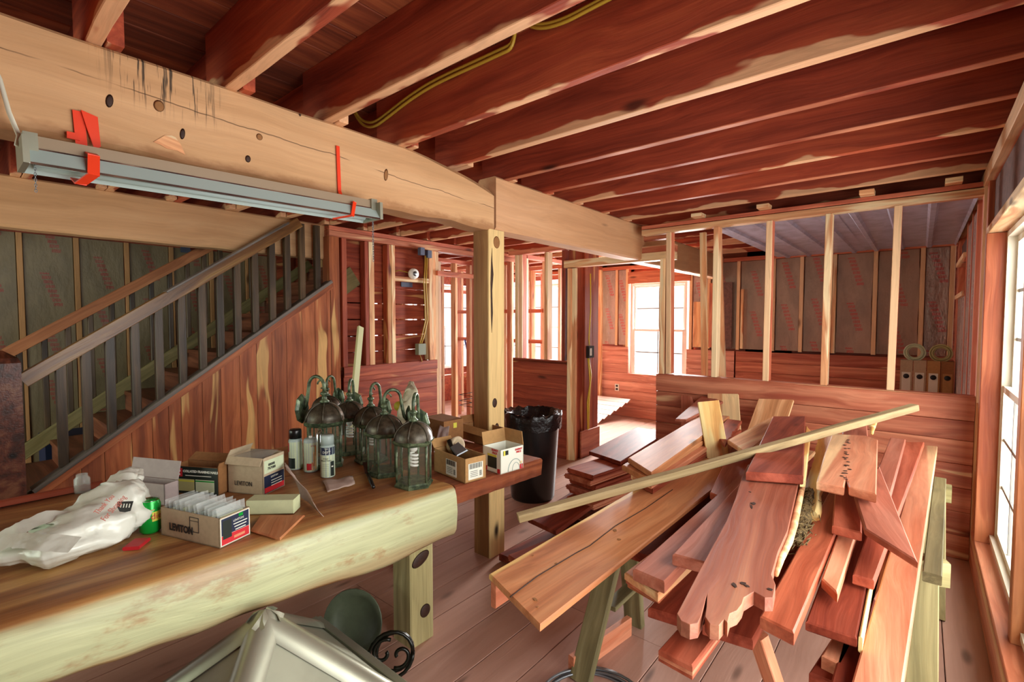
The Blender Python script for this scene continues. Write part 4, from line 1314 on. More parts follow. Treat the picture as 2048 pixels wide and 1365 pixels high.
# second kraft carton
c = Carton('switch_carton', 'taller open kraft carton marked LEVITON, between the nail carton and the spray cans', (457, 985), (527, 992), (573, 972), .158, 'card2')
c.text(c.f1, 'LEVITON', .028, -.01, -.035, 'ink', sx=.8)
q = c.w2
c.panel(c.f2, 0, .038, q * .9, .055, 'palegreen')
c.text(c.f2, '88088\n707088', .016, -q * .12, .036, 'ink', bold=.0004)
c.panel(c.f2, 0, -.038, q * .92, .075, 'navy')
c.text(c.f2, 'LEVITON', .011, .0, -.012, 'whiteink', off=.0016)
c.panel(c.f2, 0, -.062, q * .9, .022, 'redink', 'label_band', .0008)
for k in range(3):
    c.panel(c.f2, q * .1, -.028 - k * .011, q * .5, .003, 'whiteink', 'fine_print', .0009)
c.flap('f1', .035, 150, 'card2')
c.flap('b2', .03, -30, 'card2')
MB().add([(-.08, -.05, 0), (.07, -.055, .01), (.08, .05, .0), (-.07, .055, .02), (0, 0, .035)], [(0, 1, 4), (1, 2, 4), (2, 3, 4), (3, 0, 4)], 0, True).build('film_wrap', 'film', c.t, c.m @ Matrix.Translation((0, 0, .145)))

# pale carton back left
c = Carton('pale_carton', 'pale grey carton with its flap raised, behind the white bag', (232, 1000), (330, 1012), (350, 1000), .085, 'paperw')
fl_ = c.flap('b1', .075, 12, 'paperw')
# foam
p = [at(497, 1031, z=.752), at(591, 1029, z=.752)]
o = board('foam_strip', p[0] + Vector((0, 0, .028)) + Vector((-.03, .02, 0)), p[1] + Vector((0, 0, .028)) + Vector((-.03, .02, 0)), .07, .054, 'foam')
tag(o, 'pale foam strip lying beside the front kraft carton', 'foam strip')
o = poly_board('wood_scrap', [at(500, 1060, z=.762), at(560, 1078, z=.762), at(610, 1030, z=.762), at(520, 1030, z=.762)], .01, 'tan')
tag(o, 'thin flat wood scrap under the foam strip', 'offcut')


def sheet(name, P, mat, label, cat, thick=.0015, nx=8, ny=8, amp=.006, seed=0):
    """curled paper through four corner points P (a,b,c,d)"""
    a, b, c_, d = [Vector(p) for p in P]
    vs, fs = [], []
    nn = (b - a).cross(d - a).normalized()
    for i in range(nx + 1):
        for j in range(ny + 1):
            s_, t_ = i / nx, j / ny
            p = a.lerp(b, s_).lerp(d.lerp(c_, s_), t_)
            vs.append(p + nn * amp * (mnoise.noise(Vector((s_ * 3, t_ * 3, seed))) + .6 * math.sin(math.pi * t_)))
    for i in range(nx):
        for j in range(ny):
            k = i * (ny + 1) + j
            fs.append((k, k + ny + 1, k + ny + 2, k + 1))
    cc = sum(vs, Vector()) / len(vs)
    o = MB().add([v - cc for v in vs], fs, 0, True).build(name, mat, None, Matrix.Translation(cc))
    md = o.modifiers.new('t', 'SOLIDIFY')
    md.thickness = thick
    return tag(o, label, cat)


sheet('paper_sheet', [at(648, 1034, z=.756), at(600, 990, z=.757), at(570, 925, z=.86), at(573, 940, z=.85)], 'paper', 'stiff grey sheet standing on its corner right of the foam strip', 'paper', amp=.012, seed=2)
sheet('paper_sheet', [at(655, 985, z=.757), at(710, 968, z=.757), at(705, 952, z=.757), at(645, 962, z=.757)], 'paper', 'crumpled clear wrapper lying in front of the spray cans', 'wrapper', amp=.008, seed=5)
# scraper
g = thing('scraper', at(742, 965, z=.755), 'dark putty scraper on the slab between the cans and the lanterns', 'tool')
a, b = at(747, 975, z=.763), at(735, 948, z=.763)
MB().tube([a, a.lerp(b, .5), b], [.008, .010, .007], 8).build('handle', 'black', g)
poly_board('blade', [b + Vector((-.012, -.006, 0)), b + Vector((.012, .006, 0)), at(745, 925, z=.80), at(725, 925, z=.80)], .0015, 'brown', g, bevel=0)


# ------------------------------------------------------------------ spray cans
def cyl_text(par, c, r, body, size, z, ang, mat):
    cu = bpy.data.curves.new('lettering', 'FONT')
    cu.body = body
    cu.size = size
    cu.align_x = 'CENTER'
    cu.align_y = 'CENTER'
    cu.resolution_u = 2
    cu.extrude = .0002
    t = bpy.data.objects.new('t', cu)
    COL.objects.link(t)
    me = bpy.data.meshes.new_from_object(t)
    bpy.data.objects.remove(t)
    me.materials.clear()
    for v in me.vertices:
        a = ang + v.co.x / r
        rr = r + .0006 + v.co.z
        v.co = Vector((rr * math.cos(a), rr * math.sin(a), z + v.co.y))
    return link('lettering', me, mat, par, Matrix.Translation(c))


def arc(mb, r, z0, z1, a0, a1, mi=0, n=14):
    vs, fs = [], []
    for i in range(n + 1):
        a = a0 + (a1 - a0) * i / n
        for rr, z in ((r, z0), (r, z1)):
            vs.append((rr * math.cos(a), rr * math.sin(a), z))
    for i in range(n):
        fs.append((2 * i, 2 * i + 2, 2 * i + 3, 2 * i + 1))
    return mb.add(vs, fs, mi, True)


def spray(px, v, label, capmat, bands, txt, h=.195, r=.0325, cap=.045, group=None):
    c = at(px, v, z=TZ + .001)
    d = Vector((c.x, c.y, 0)).normalized()
    c = c + d * r
    t = thing('spray_can', c, label, 'spray can', group)
    m = Matrix.Translation(c)
    av = math.atan2(-c.y, -c.x)
    hb = h - cap
    MB().lathe([(0, 0), (r - .002, 0), (r, .003), (r, hb - .012), (r - .003, hb - .004), (r - .008, hb), (0, hb)], 24).build('can_body', 'lampgrey', t, m)
    if cap > .01:
        MB().lathe([(0, hb), (r - .003, hb), (r - .003, h - .006), (r - .006, h), (0, h)], 24).build('cap', capmat, t, m)
    else:
        MB().lathe([(0, hb), (.008, hb), (.008, hb + .01), (0, hb + .01)], 10).build('nozzle', capmat, t, m)
    for z0, z1, a0, a1, mt in bands:
        arc(MB(), r + .0006 + .0002 * (a1 - a0 < 3), z0, z1, av + a0, av + a1).build('printed_label', mt, t, m)
    for body, size, z, a, mt in txt:
        cyl_text(t, c, r + .0008, body, size, z, av + a, mt)


P_ = math.pi
spray(592, 941, 'spray can with a black cap, leftmost of the three cans', 'black', [(.006, .14, -P_, P_, 'palegreen'), (.008, .06, -1.9, -.1, 'carddark'), (.09, .135, -1.8, -1.1, 'redink'), (.01, .14, -2.4, -1.7, 'navy')], [], h=.20)
spray(622, 946, 'capless insect spray can with a bamboo picture, middle of the three cans', 'white', [(.006, .145, -P_, P_, 'palegreen'), (.012, .045, -.6, .35, 'redink'), (.03, .10, .35, .55, 'tan2'), (.012, .13, .6, .85, 'yellow'), (.010, .05, .1, .3, 'tan2')], [('SPRAY', .010, .13, .45, 'bagink')], h=.165, cap=.0)
spray(656, 957, 'spray can with a clear grey cap and navy band, rightmost of the three cans', 'lampgrey', [(.004, .108, -P_, P_, 'palegreen'), (.11, .145, -P_, P_, 'navy'), (.008, .078, .35, .95, 'carddark'), (.05, .056, .5, .8, 'whiteink')], [('DEFT', .016, .122, -.15, 'whiteink'), ('THE', .009, .139, -.2, 'whiteink'), ('Clear\nWood Finish', .010, .088, -.25, 'ink')] + [('-' * 16, .006, .066 - k * .009, -.3, 'ink') for k in range(7)], h=.200, r=.033)

# green soda can
c = at(298, 1071, z=TZ + .001) + Vector((-.028, .012, 0))
t = thing('soda_can', c, 'green soda can with a red word on yellow, between the bag and the kraft carton', 'can')
m = Matrix.Translation(c)
MB().lathe([(0, 0), (.024, 0), (.032, .009), (.032, .100), (.027, .113), (.0265, .115)], 28).build('can_body', 'greencan', t, m)
MB().lathe([(0, .110), (.024, .110), (.0268, .116), (.0275, .117), (.0275, .1145), (0, .1135)], 24).build('lid', 'chrome', t, m)
av = math.atan2(-c.y, -c.x)
arc(MB(), .0326, .045, .078, av + .15, av + 1.25).build('printed_label', 'yellowink', t, m)
cyl_text(t, c, .0332, 'diet', .030, .062, av + .72, 'redink')
arc(MB(), .0325, .083, .088, av - .3, av + .4).build('printed_label', 'olive', t, m)
o = board('red_packet', at(262, 1098, z=.758), at(285, 1080, z=.758), .05, .012, 'redink')
tag(o, 'small red packet tucked under the white bag', 'packet')


# ------------------------------------------------------------------ white shopping bag
def blob(name, P, RR, mat, label, cat, seed=0, n=28, m_=40, amp=.25, folds=9, floor=TZ + .002, parent=None):
    """crumpled soft body lofted along points P with (half width, half height) RR"""
    P = [Vector(p) for p in P]
    vs, fs = [], []
    K = len(P) - 1
    for i in range(m_ + 1):
        t = i / m_ * K
        k = min(int(t), K - 1)
        f = t - k
        f2 = f * f * (3 - 2 * f)
        c = P[k].lerp(P[k + 1], f)
        w = RR[k][0] * (1 - f2) + RR[k + 1][0] * f2
        h = RR[k][1] * (1 - f2) + RR[k + 1][1] * f2
        d = (P[k + 1] - P[k])
        d.z = 0
        d.normalize()
        s_ = Vector((-d.y, d.x, 0))
        for j in range(n):
            a = 2 * math.pi * j / n
            nz = mnoise.noise(Vector((math.cos(a) * 1.6 + t * .5, math.sin(a) * 1.6, t * 1.3 + seed)))
            rg = 1 - 2 * abs(mnoise.noise(Vector((math.cos(a) * 1.5 + seed, math.sin(a) * 1.5 + t * .6, t * 1.1))))
            fo = 1 + amp * .8 * nz + amp * .55 * (rg ** 3 if rg > 0 else rg * .3)
            p = c + s_ * (math.cos(a) * w * fo) + Vector((0, 0, 1)) * (math.sin(a) * h * fo)
            p.z = max(p.z, floor + .001 * nz)
            vs.append(p)
    for i in range(m_):
        for j in range(n):
            l = (j + 1) % n
            fs.append((i * n + j, i * n + l, (i + 1) * n + l, (i + 1) * n + j))
    fs += [tuple(range(n))[::-1], tuple(m_ * n + k for k in range(n))]
    cc = sum(vs, Vector()) / len(vs)
    mb = MB().add([v - cc for v in vs], fs, 0, True)
    o = mb.build(name, mat, parent, Matrix.Translation(cc))
    if not parent:
        tag(o, label, cat)
    return o


bt = thing('shopping_bag', (-2.0, .25, TZ), 'crumpled white plastic shopping bag with red script, at the left of the slab', 'bag')
blob('bag_body', [at(-40, 1110, z=.80), at(40, 1105, z=.80), at(115, 1085, z=.81), at(190, 1050, z=.82), at(235, 1020, z=.84), at(258, 990, z=.87), at(268, 975, z=.88)], [(.02, .02), (.05, .03), (.105, .055), (.125, .07), (.105, .085), (.06, .055), (.015, .012)], 'whitebag', '', '', 3, amp=.32, parent=bt, m_=56, n=40)
blob('bag_corner', [at(222, 1000, z=.86), at(245, 970, z=.885), at(262, 952, z=.90), at(280, 958, z=.90)], [(.03, .03), (.05, .045), (.035, .035), (.012, .012)], 'whitebag', '', '', 8, amp=.25, parent=bt)
def ribbon(name, pts, w, mat, parent, tw=0.0):
    vs, fs = [], []
    pts = [Vector(p) for p in pts]
    Q = []
    for i in range(len(pts) - 1):
        for k in range(6):
            Q.append(pts[i].lerp(pts[i + 1], k / 6))
    Q.append(pts[-1])
    for i, p in enumerate(Q):
        d = (Q[min(i + 1, len(Q) - 1)] - Q[max(i - 1, 0)]).normalized()
        sd = d.cross(Vector((.5, -.3, 1))).normalized()
        ww = w * (1 + .35 * mnoise.noise(Vector((i * .3, w * 50, 0))))
        for q in (-1, -.4, .2, 1):
            vs.append(p + sd * q * ww / 2 + Vector((0, 0, .006 * mnoise.noise(Vector((i * .5, q * 2, 1))))))
    for i in range(len(Q) - 1):
        for k in range(3):
            fs.append((i * 4 + k, i * 4 + k + 1, i * 4 + k + 5, i * 4 + k + 4))
    return MB().add(vs, fs, 0, True).build(name, mat, parent)
ribbon('bag_handle', [at(160, 1040, z=.85), at(90, 1035, z=.875), at(35, 1058, z=.86), at(-10, 1085, z=.83)], .05, 'whitebag', bt)
ribbon('bag_handle', [at(150, 1090, z=.86), at(85, 1085, z=.87), at(40, 1080, z=.855), at(-10, 1090, z=.84)], .05, 'whitebag', bt)
# lettering follows the bag's upper flank facing the room
bp0 = at(205, 1024, z=.915)
bd = (at(262, 962, z=.955) - bp0).normalized()
nb = (Vector((0, 0, 1.5)) - bp0).normalized()
fmb = frame(bp0 + nb * .0, bd, nb)
text('lettering', 'Thank You', .022, fmb @ Matrix.Translation((.03, .010, .0)), 'bagink', bt)
text('lettering', 'For Shopping', .024, fmb @ Matrix.Translation((.035, -.017, .0)), 'bagink', bt)
mb = MB()
mb.prism([(-.028, .012), (.024, .014), (.022, -.016), (.005, -.02), (-.012, -.018), (-.022, -.006)], 0, .0008)
for k in range(4):
    mb.box((-.012 + k * .009, .0, .001), (.003, .012, .001), 1)
mb.build('printed_picture', ['ink', 'whiteink'], bt, frame(at(250, 1012, z=.905), _r, (Vector((0, 0, 1.5)) - at(250, 1012, z=.90)).normalized()))
g = thing('glass_jar', at(165, 985, z=TZ), 'small clear glass jar at the back edge of the slab behind the white bag', 'jar')
MB().lathe([(0, .001), (.026, .001), (.028, .006), (.028, .06), (.02, .07), (.02, .08), (.018, .08), (.018, .07), (.025, .058), (.025, .006), (0, .004)], 18).build('jar_body', 'film', g, Matrix.Translation(at(165, 985, z=TZ)))
o = board('trim_board', at(-120, 1032, z=.765), at(205, 968, z=.765), .03, .025, 'red')
tag(o, 'narrow red board lying along the back edge of the slab at the left', 'board')


# ------------------------------------------------------------------ lanterns
def lantern(px, v, label, arm, s=1.0, tilt=0.0, bulb=True):
    c = at(px, v, z=TZ + .001)
    d = Vector((c.x, c.y, 0)).normalized()
    c = c + d * .075 * s
    t = thing('wall_lantern', c, label, 'lantern', None)
    m = Matrix.Translation(c) @ Matrix.Rotation(arm, 4, 'Z') @ Matrix.Rotation(tilt, 4, 'Y') @ Matrix.Scale(s, 4)
    r, h = .078, .165
    MB().lathe([(0, 0), (r + .010, 0), (r + .012, .008), (r + .004, .016), (r + .004, .022), (0, .022)], 6, 0, None, False).build('base', 'verdigris', t, m)
    MB().lathe([(0, h + .022), (r + .004, h + .022), (r + .016, h + .032), (r + .020, h + .042), (r + .014, h + .046), (0, h + .046)], 6, 0, None, False).build('collar', 'verdigris', t, m)
    for k in range(6):
        a = k * P_ / 3
        MB().tube([(r * math.cos(a), r * math.sin(a), .02), (r * math.cos(a), r * math.sin(a), h + .024)], .0048, 6).build('frame_bar', 'verdigris', t, m)
        b_ = a + P_ / 3
        MB().add([(r * .97 * math.cos(a), r * .97 * math.sin(a), .022), (r * .97 * math.cos(b_), r * .97 * math.sin(b_), .022), (r * .97 * math.cos(b_), r * .97 * math.sin(b_), h + .022), (r * .97 * math.cos(a), r * .97 * math.sin(a), h + .022)], [(0, 1, 2, 3)]).build('glass_pane', 'lglass', t, m)
    z0 = h + .046
    prof = [(0, z0 - .002), (r + .010, z0 - .002)] + [((r + .008) * math.cos(q * P_ / 2 / 7), z0 + .078 * math.sin(q * P_ / 2 / 7)) for q in range(7)] + [(.016, z0 + .076), (.012, z0 + .085), (0, z0 + .085)]
    dm = MB().lathe(prof, 24)
    dm.build('dome', 'verdigris_dark', t, m)
    for k in range(6):
        a = k * P_ / 3
        MB().tube([((r + .010) * math.cos(q * P_ / 2 / 6) * math.cos(a), (r + .010) * math.cos(q * P_ / 2 / 6) * math.sin(a), z0 + .080 * math.sin(q * P_ / 2 / 6)) for q in range(7)], .0032, 5).build('dome_rib', 'verdigris_dark', t, m)
    zf = z0 + .08
    MB().lathe([(0, zf), (.020, zf), (.022, zf + .006), (.012, zf + .014), (.010, zf + .03), (.017, zf + .038), (.017, zf + .044), (.008, zf + .052), (0, zf + .056)], 14).build('finial', 'verdigris', t, m)
    # goose neck: up from the finial, over and down to the wall plate at +x
    R_ = .040
    pts = [(0, 0, zf + .05), (0, 0, zf + .068)]
    pts += [(R_ - R_ * math.cos(q * P_ / 10), 0, zf + .072 + 1.15 * R_ * math.sin(q * P_ / 10)) for q in range(11)]
    pts += [(.088, 0, zf + .02), (.096, 0, zf - .02), (.108, 0, zf - .035)]
    MB().tube(pts, .0078, 8).build('goose_neck', 'verdigris', t, m)
    MB().tube([(R_ + (.018) * math.cos(q * P_ / 6) - .024, 0, zf + .082 + .018 * math.sin(q * P_ / 6)) for q in range(10)], .004, 6).build('scroll', 'verdigris', t, m)
    MB().lathe([(0, 0), (.046, 0), (.046, .006), (.036, .014), (0, .016)], 8, 0, None, False).build('wall_plate', 'verdigris', t, m @ Matrix.Translation((.122, 0, zf - .035)) @ Matrix.Rotation(-P_ / 2, 4, 'Y') @ Matrix.Diagonal((1.5, 1, 1, 1)))
    if bulb:
        b = MB().lathe([(0, h + .022), (.018, h + .022), (.018, h - .004), (.012, h - .012), (0, h - .012)], 12)
        pp = []
        for q in range(49):
            a = q * 2 * P_ * 4 / 48
            pp.append((.017 * math.cos(a), .017 * math.sin(a), h - .018 - .062 * q / 48))
        b.tube(pp, .0058, 6)
        b.build('spiral_bulb', 'cfl', t, m)


lantern(828, 981, 'verdigris carriage lantern with a spiral bulb, rightmost and nearest the slab edge', 2.2)
lantern(770, 957, 'verdigris carriage lantern second from the right, its wall plate showing', 1.1, bulb=False)
lantern(743, 930, 'dark-domed carriage lantern with spiral bulb, third from the right', 1.9)
lantern(700, 912, 'carriage lantern with spiral bulb standing behind the third one', 2.3)
lantern(651, 940, 'large dull carriage lantern right behind the spray cans', 3.6, 1.12, bulb=False)
lantern(655, 890, 'carriage lantern hindmost of the six against the stair panelling', 2.0, .98, bulb=False)
o = MB().lathe([(0, 0), (.02, 0), (.022, .01), (.022, .10), (.01, .125), (0, .127)], 14).build('chrome_bottle', 'chrome', None, Matrix.Translation(at(640, 905, z=TZ + .001)))
tag(o, 'shiny chrome cylinder between the lantern hooks behind the spray cans', 'bottle')
o = board('pale_strip', at(712, 850, z=.752) + Vector((-.35, .1, -.75)), at(721, 655, x=-4.12), .058, .03, 'strip', up=(1, 0, 0))
tag(o, 'pale yellow trim strip leaning upright against the back wall', 'strip')

# ------------------------------------------------------------------ boxes at the right end of the slab
c = Carton('parts_carton', 'small kraft carton with two barcode labels near the slab corner', (868, 942), (930, 968), (966, 954), .112, 'card')
for f, w in ((c.f1, c.w1), (c.f2, c.w2)):
    q = .085
    x0 = .02 if f is c.f1 else 0
    c.panel(f, x0, -.008, q, .075, 'whiteink')
    mb = MB()
    for k in range(14):
        mb.box((-q * .42 + k * q * .062, .016, 0), (q * .034 if k % 3 else q * .02, .024, .001))
    for k in range(4):
        mb.box((-q * .12, -.008 - k * .008, 0), (q * .5, .0018, .001))
    for k in range(6):
        mb.box((q * .33, -.012 - k * .0042, 0), (q * .16, .0022, .001))
    mb.build('barcode', 'ink', c.t, f @ Matrix.Translation((x0, 0, .0009)))
c.flap('b2', .05, 40, 'card')
g = thing('tool_bits', c.m.translation + Vector((0, 0, .05)), 'dark metal hardware pieces sticking out of the barcode carton', 'hardware')
poly_board('plate', [c.m @ Vector(p) for p in ((-.02, -.03, .10), (.05, -.02, .13), (.05, .03, .145), (-.03, .03, .12))], .01, 'steel', g)
MB().tube([c.m @ Vector((.02, .01, .06)), c.m @ Vector((.09, .0, .15))], .012, 8).build('handle', 'black', g)
c = Carton('bulb_carton', 'white and red printed light bulb carton, rightmost box on the slab', (966, 938), (1001, 950), (1026, 930), .118, 'whiteink')
q = c.w2
c.panel(c.f1, .005, -.01, c.w1 * .5, .055, 'carddark')
c.panel(c.f1, .005, .024, c.w1 * .5, .010, 'yellowink')
c.panel(c.f1, -c.w1 * .36, -.046, c.w1 * .22, .022, 'redink')
c.panel(c.f1, c.w1 * .40, -.046, c.w1 * .14, .022, 'redink')
c.text(c.f1, 'BONUS\nPACK', .014, c.w1 * .2, .045, 'redink', bold=.0004)
c.panel(c.f2, -q * .28, .040, q * .22, .022, 'carddark')
c.panel(c.f2, -q * .34, .040, q * .07, .024, 'yellowink', 'label_stripe', .0008)
c.text(c.f2, 'ENERGY\nPRICE', .013, q * .28, .038, 'redink', bold=.0005)
MB().tube([(q * .30 * math.cos(a) + q * .12, -.055 + .055 * math.sin(a), 0) for a in [P_ * k / 12 for k in range(13)]], .0022, 5).tube([(q * .16 * math.cos(a) + q * .16, -.055 + .036 * math.sin(a), 0) for a in [P_ * k / 12 for k in range(13)]], .0016, 5).build('printed_arc', 'lampgrey', c.t, c.f2)
c.panel(c.f2, q * .40, -.046, q * .14, .024, 'redink')
c.panel(c.f2, q * .38, -.025, q * .10, .012, 'yellow')
c.flap('b1', .07, -8, 'card')
c.flap('b2', .065, 10, 'card')
c = Carton('long_carton', 'long open brown carton at the far right end of the slab', (925, 878), (985, 897), (1016, 889), .095, 'card3')
c.flap('f1', .05, 130, 'card')
c.flap('b2', .05, 30, 'card3')
c = Carton('shipping_carton', 'tilted brown shipping carton with a yellow sticker behind the lanterns', (846, 884), (888, 897), (912, 884), .155, 'card3', closed=True)
c.panel(c.f2, .01, .045, .025, .03, 'yellowink', 'sticker')
o = MB().lathe([(.0, 0), (.04, 0), (.04, .05), (.025, .05), (.025, .002), (0, .002)], 20).build('tape_roll', 'card2', None, Matrix.Translation(at(905, 893, z=.86)) @ Matrix.Rotation(1.2, 4, 'Y'))
tag(o, 'roll of masking tape resting in the long brown carton', 'tape')
sheet('paper_sheet', [at(868, 905, z=.85), at(895, 880, z=.86), at(900, 850, z=.87), at(885, 830, z=.89)], 'paperw', 'bent pale paper strip in front of the shipping carton', 'paper', amp=.01, seed=9)
o = blob('white_cloth', [at(804, 842, z=.85), at(810, 820, z=.93), at(822, 795, z=1.0), at(822, 768, z=1.06)], [(.03, .03), (.045, .05), (.05, .05), (.02, .02)], 'cloth', 'crumpled white cloth heaped behind the right lanterns', 'cloth', 12, amp=.25, floor=.80)
q_ = at(806, 838, z=.86)
o = board('added_cloth_block', (q_.x - .07, q_.y, TZ + .041), (q_.x + .07, q_.y, TZ + .041), .12, .08, 'card3')  # added block, props the cloth up above the slab
tag(o, 'added brown block propping up the white cloth behind the lanterns', 'block')
o = MB().lathe([(0, 0), (.03, 0), (.03, .03), (.0, .034)], 14).build('tape_roll', 'yellowink', None, frame(at(797, 812, z=.93), (0, 0, 1), (.8, -.6, 0)))
tag(o, 'yellow tape roll hanging behind the second lantern hook', 'tape')
o = MB().box((0, 0, 0), (.12, .10, .012)).build('note_pad', 'palegreen', None, Matrix.Translation(at(1015, 900, z=.63)) @ Matrix.Rotation(.5, 4, 'Z'))
bpy.data.objects.remove(o)

# ------------------------------------------------------------------ under the table
t = thing('sheet_metal_hood', (-1.56, .65, 0), 'grey galvanised pyramid hood on the floor before the slab table', 'hood')
Ap = at(530, 1220, z=.58)
hh, rr = .364, .52
cs = [Ap + Vector((rr * math.cos(R(45 + 90 * k)), rr * math.sin(R(45 + 90 * k)), -hh)) for k in range(4)]
for k in range(4):
    a, b = cs[k], cs[(k + 1) % 4]
    n_ = (a - Ap).cross(b - Ap).normalized()
    if n_.z < 0:
        n_ = -n_
    mb = MB().add([Ap - n_ * .01, a - n_ * .01, b - n_ * .01, Ap - n_ * .014, a - n_ * .014, b - n_ * .014], [(0, 1, 2), (5, 4, 3), (0, 3, 4, 1), (1, 4, 5, 2), (2, 5, 3, 0)])
    mb.build('panel', 'galvp', t)
for k in range(4):
    d = (cs[k] - Ap)
    side = d.cross(Vector((0, 0, 1))).normalized()
    upn = side.cross(d).normalized()
    if upn.z < 0:
        upn = -upn
    vs, fs = [], []
    for p in (Ap, cs[k]):
        for x, z in ((-.052, -.034), (-.04, -.016), (-.018, -.002), (0, .003), (.018, -.002), (.04, -.016), (.052, -.034)):
            vs.append(p + side * x + upn * z)
    for j in range(6):
        fs.append((j, j + 1, 8 + j, 7 + j))
    MB().add(vs, fs, 0, True).build('hip_flashing', 'galv', t)
for k in range(4):
    a, b = cs[k], cs[(k + 1) % 4]
    board('rim', a, b, .03, .03, 'galv', t)
    a0, b0 = Vector((a.x, a.y, 0.001)), Vector((b.x, b.y, 0.001))
    MB().add([a, b, b0, a0], [(0, 1, 2, 3)]).build('added_skirt', 'galvp', t)  # added skirt, brings the hood down to the floor
c = at(722, 1262, z=.10)
o = MB().lathe([(0, .0), (.05, .002), (.10, .02), (.135, .055), (.14, .06), (.137, .064), (.10, .03), (.05, .012), (0, .01)], 26).build('shade_bowl', 'lampshade', None, Matrix.Translation(at(735, 1262, z=.14) + Vector((-.10, .02, 0))) @ Matrix.Rotation(R(120), 4, 'Z') @ Matrix.Rotation(R(-72), 4, 'Y'))
tag(o, 'green-grey metal bowl shade tipped on its rim under the slab table', 'shade')
g = thing('iron_scroll', at(790, 1320, z=.0), 'black coiled iron scroll leaning by the knotty table leg', 'scroll')
cc = at(782, 1312, z=.11)
vw = (Vector((0, 0, EYE)) - cc)
vw.z = 0
fm2 = frame(cc, Vector((0, 0, 1)).cross(vw).normalized(), (vw.normalized() + Vector((0.3, 0, .25))).normalized())
def ring(r0, r1, a0, a1, cx=0, cy=0, th=.009, z=0):
    return [(cx + (r0 + (r1 - r0) * q / 20) * math.cos(a0 + (a1 - a0) * q / 20), cy + (r0 + (r1 - r0) * q / 20) * math.sin(a0 + (a1 - a0) * q / 20), z) for q in range(21)]
MB().tube(ring(.09, .09, 0, 6.28), .008, 8).build('ring', 'ironblack', g, fm2)
MB().tube(ring(.075, .075, 0, 6.28, .015, 0, z=-.03), .008, 8).build('ring', 'ironblack', g, fm2)
MB().tube(ring(.055, .012, 1.0, 6.5, -.03, .01, z=-.01), .008, 8).build('curl', 'ironblack', g, fm2)
MB().tube(ring(.05, .012, 4.2, 9.6, .035, -.01, z=-.01), .008, 8).build('curl', 'ironblack', g, fm2)
o = board('hidden_post', (-2.25, 1.75, 0), (-2.25, 1.75, .65), .09, .09, 'treated_dark', up=(0, 1, 0))
tag(o, 'dark prop under the slab table between its rear leg and the cedar post', 'prop')

# ------------------------------------------------------------------ black bin
bc = Vector((-2.49, 3.24, 0))
t = thing('trash_can', bc, 'tall black plastic trash can lined with a black bag, behind the timber post', 'trash can')
MB().lathe([(0, 0), (.175, 0), (.185, .02), (.222, .62), (.226, .66), (.236, .665), (.238, .70), (.228, .705), (.225, .66), (.17, .03), (0, .03)], 36).build('bin', 'black', t, Matrix.Translation(bc))
vs, fs = [], []
n = 72
prof = [(.242, .60), (.244, .66), (.246, .70), (.243, .725), (.232, .735), (.215, .715), (.19, .66), (.15, .60), (.08, .56)]
for i, (r_, z_) in enumerate(prof):
    for k in range(n):
        a = 2 * P_ * k / n
        q = mnoise.noise(Vector((math.cos(a) * 5, math.sin(a) * 5, i * .7)))
        q2 = mnoise.noise(Vector((math.cos(a) * 14, math.sin(a) * 14, i * .3)))
        amp = .012 if i < 3 else .03
        vs.append((math.cos(a) * (r_ + amp * q * (0 if i == 2 else 1) + .004 * q2), math.sin(a) * (r_ + amp * q * (0 if i == 2 else 1) + .004 * q2), z_ + .03 * q * (1 if i in (0, 3, 4, 5) else .4)))
for i in range(len(prof) - 1):
    for k in range(n):
        l = (k + 1) % n
        fs.append((i * n + k, i * n + l, (i + 1) * n + l, (i + 1) * n + k))
fs.append(tuple((len(prof) - 1) * n + k for k in range(n)))
MB().add(vs, fs, 0, True).build('bin_liner', 'bag', t, Matrix.Translation(bc))

# =================================================================== SAWHORSES AND LUMBER PILE
def sawhorse(label, y, x0, x1, zt, mats, skew=0.0):
    t = thing('sawhorse', ((x0 + x1) / 2, y, 0), label, 'sawhorse')
    board('rail', (x0, y, zt - .045), (x1, y + skew, zt - .045), .045, .09, mats[0], t)
    y_ = y
    for x, sg in ((x0 + .10, -1), (x1 - .07, 1)):
        y = y_ + skew * (sg > 0)
        for q in (-1, 1):
            board('leg', (x + sg * (.06 if sg < 0 else .01), y + q * .25, 0), (x, y + q * .045, zt - .02), .09, .04, mats[1 if sg > 0 else 2], t, up=(0, q * .9, .3))
        board('gusset', (x, y - .12, zt * .45), (x, y + .12, zt * .45), .02, .06, mats[2], t, up=(1, 0, 0))
    return t


sawhorse('greenish sawhorse carrying the near ends of the lumber pile', 1.93, -1.08, .10, .62, ('treated', 'treated', 'treated_dark'), .42)
sawhorse('sawhorse carrying the far ends of the lumber pile near the knee wall', 3.45, -1.05, .15, .62, ('treated', 'treated', 'treated_dark'))
o = board('side_rail', at(1864, 1158, z=.64), at(1880, 962, z=.64), .05, .035, 'treated_dark')
tag(o, 'greenish two-by-four along the right side of the pile on the sawhorses', 'board')
o = board('brace_board', at(1142, 1334, z=.045), at(1258, 1252, z=.045), .03, .09, 'salmon', up=(0, 0, 1))
tag(o, 'salmon board on edge on the floor between the left sawhorse legs', 'board')
o = board('support_leg', at(1512, 1262, y=1.75), at(1586, 1480, z=.0), .075, .035, 'salmon', up=(-.5, -.8, .2))
tag(o, 'reddish prop leg slanting down under the middle of the pile', 'leg')

used = set()


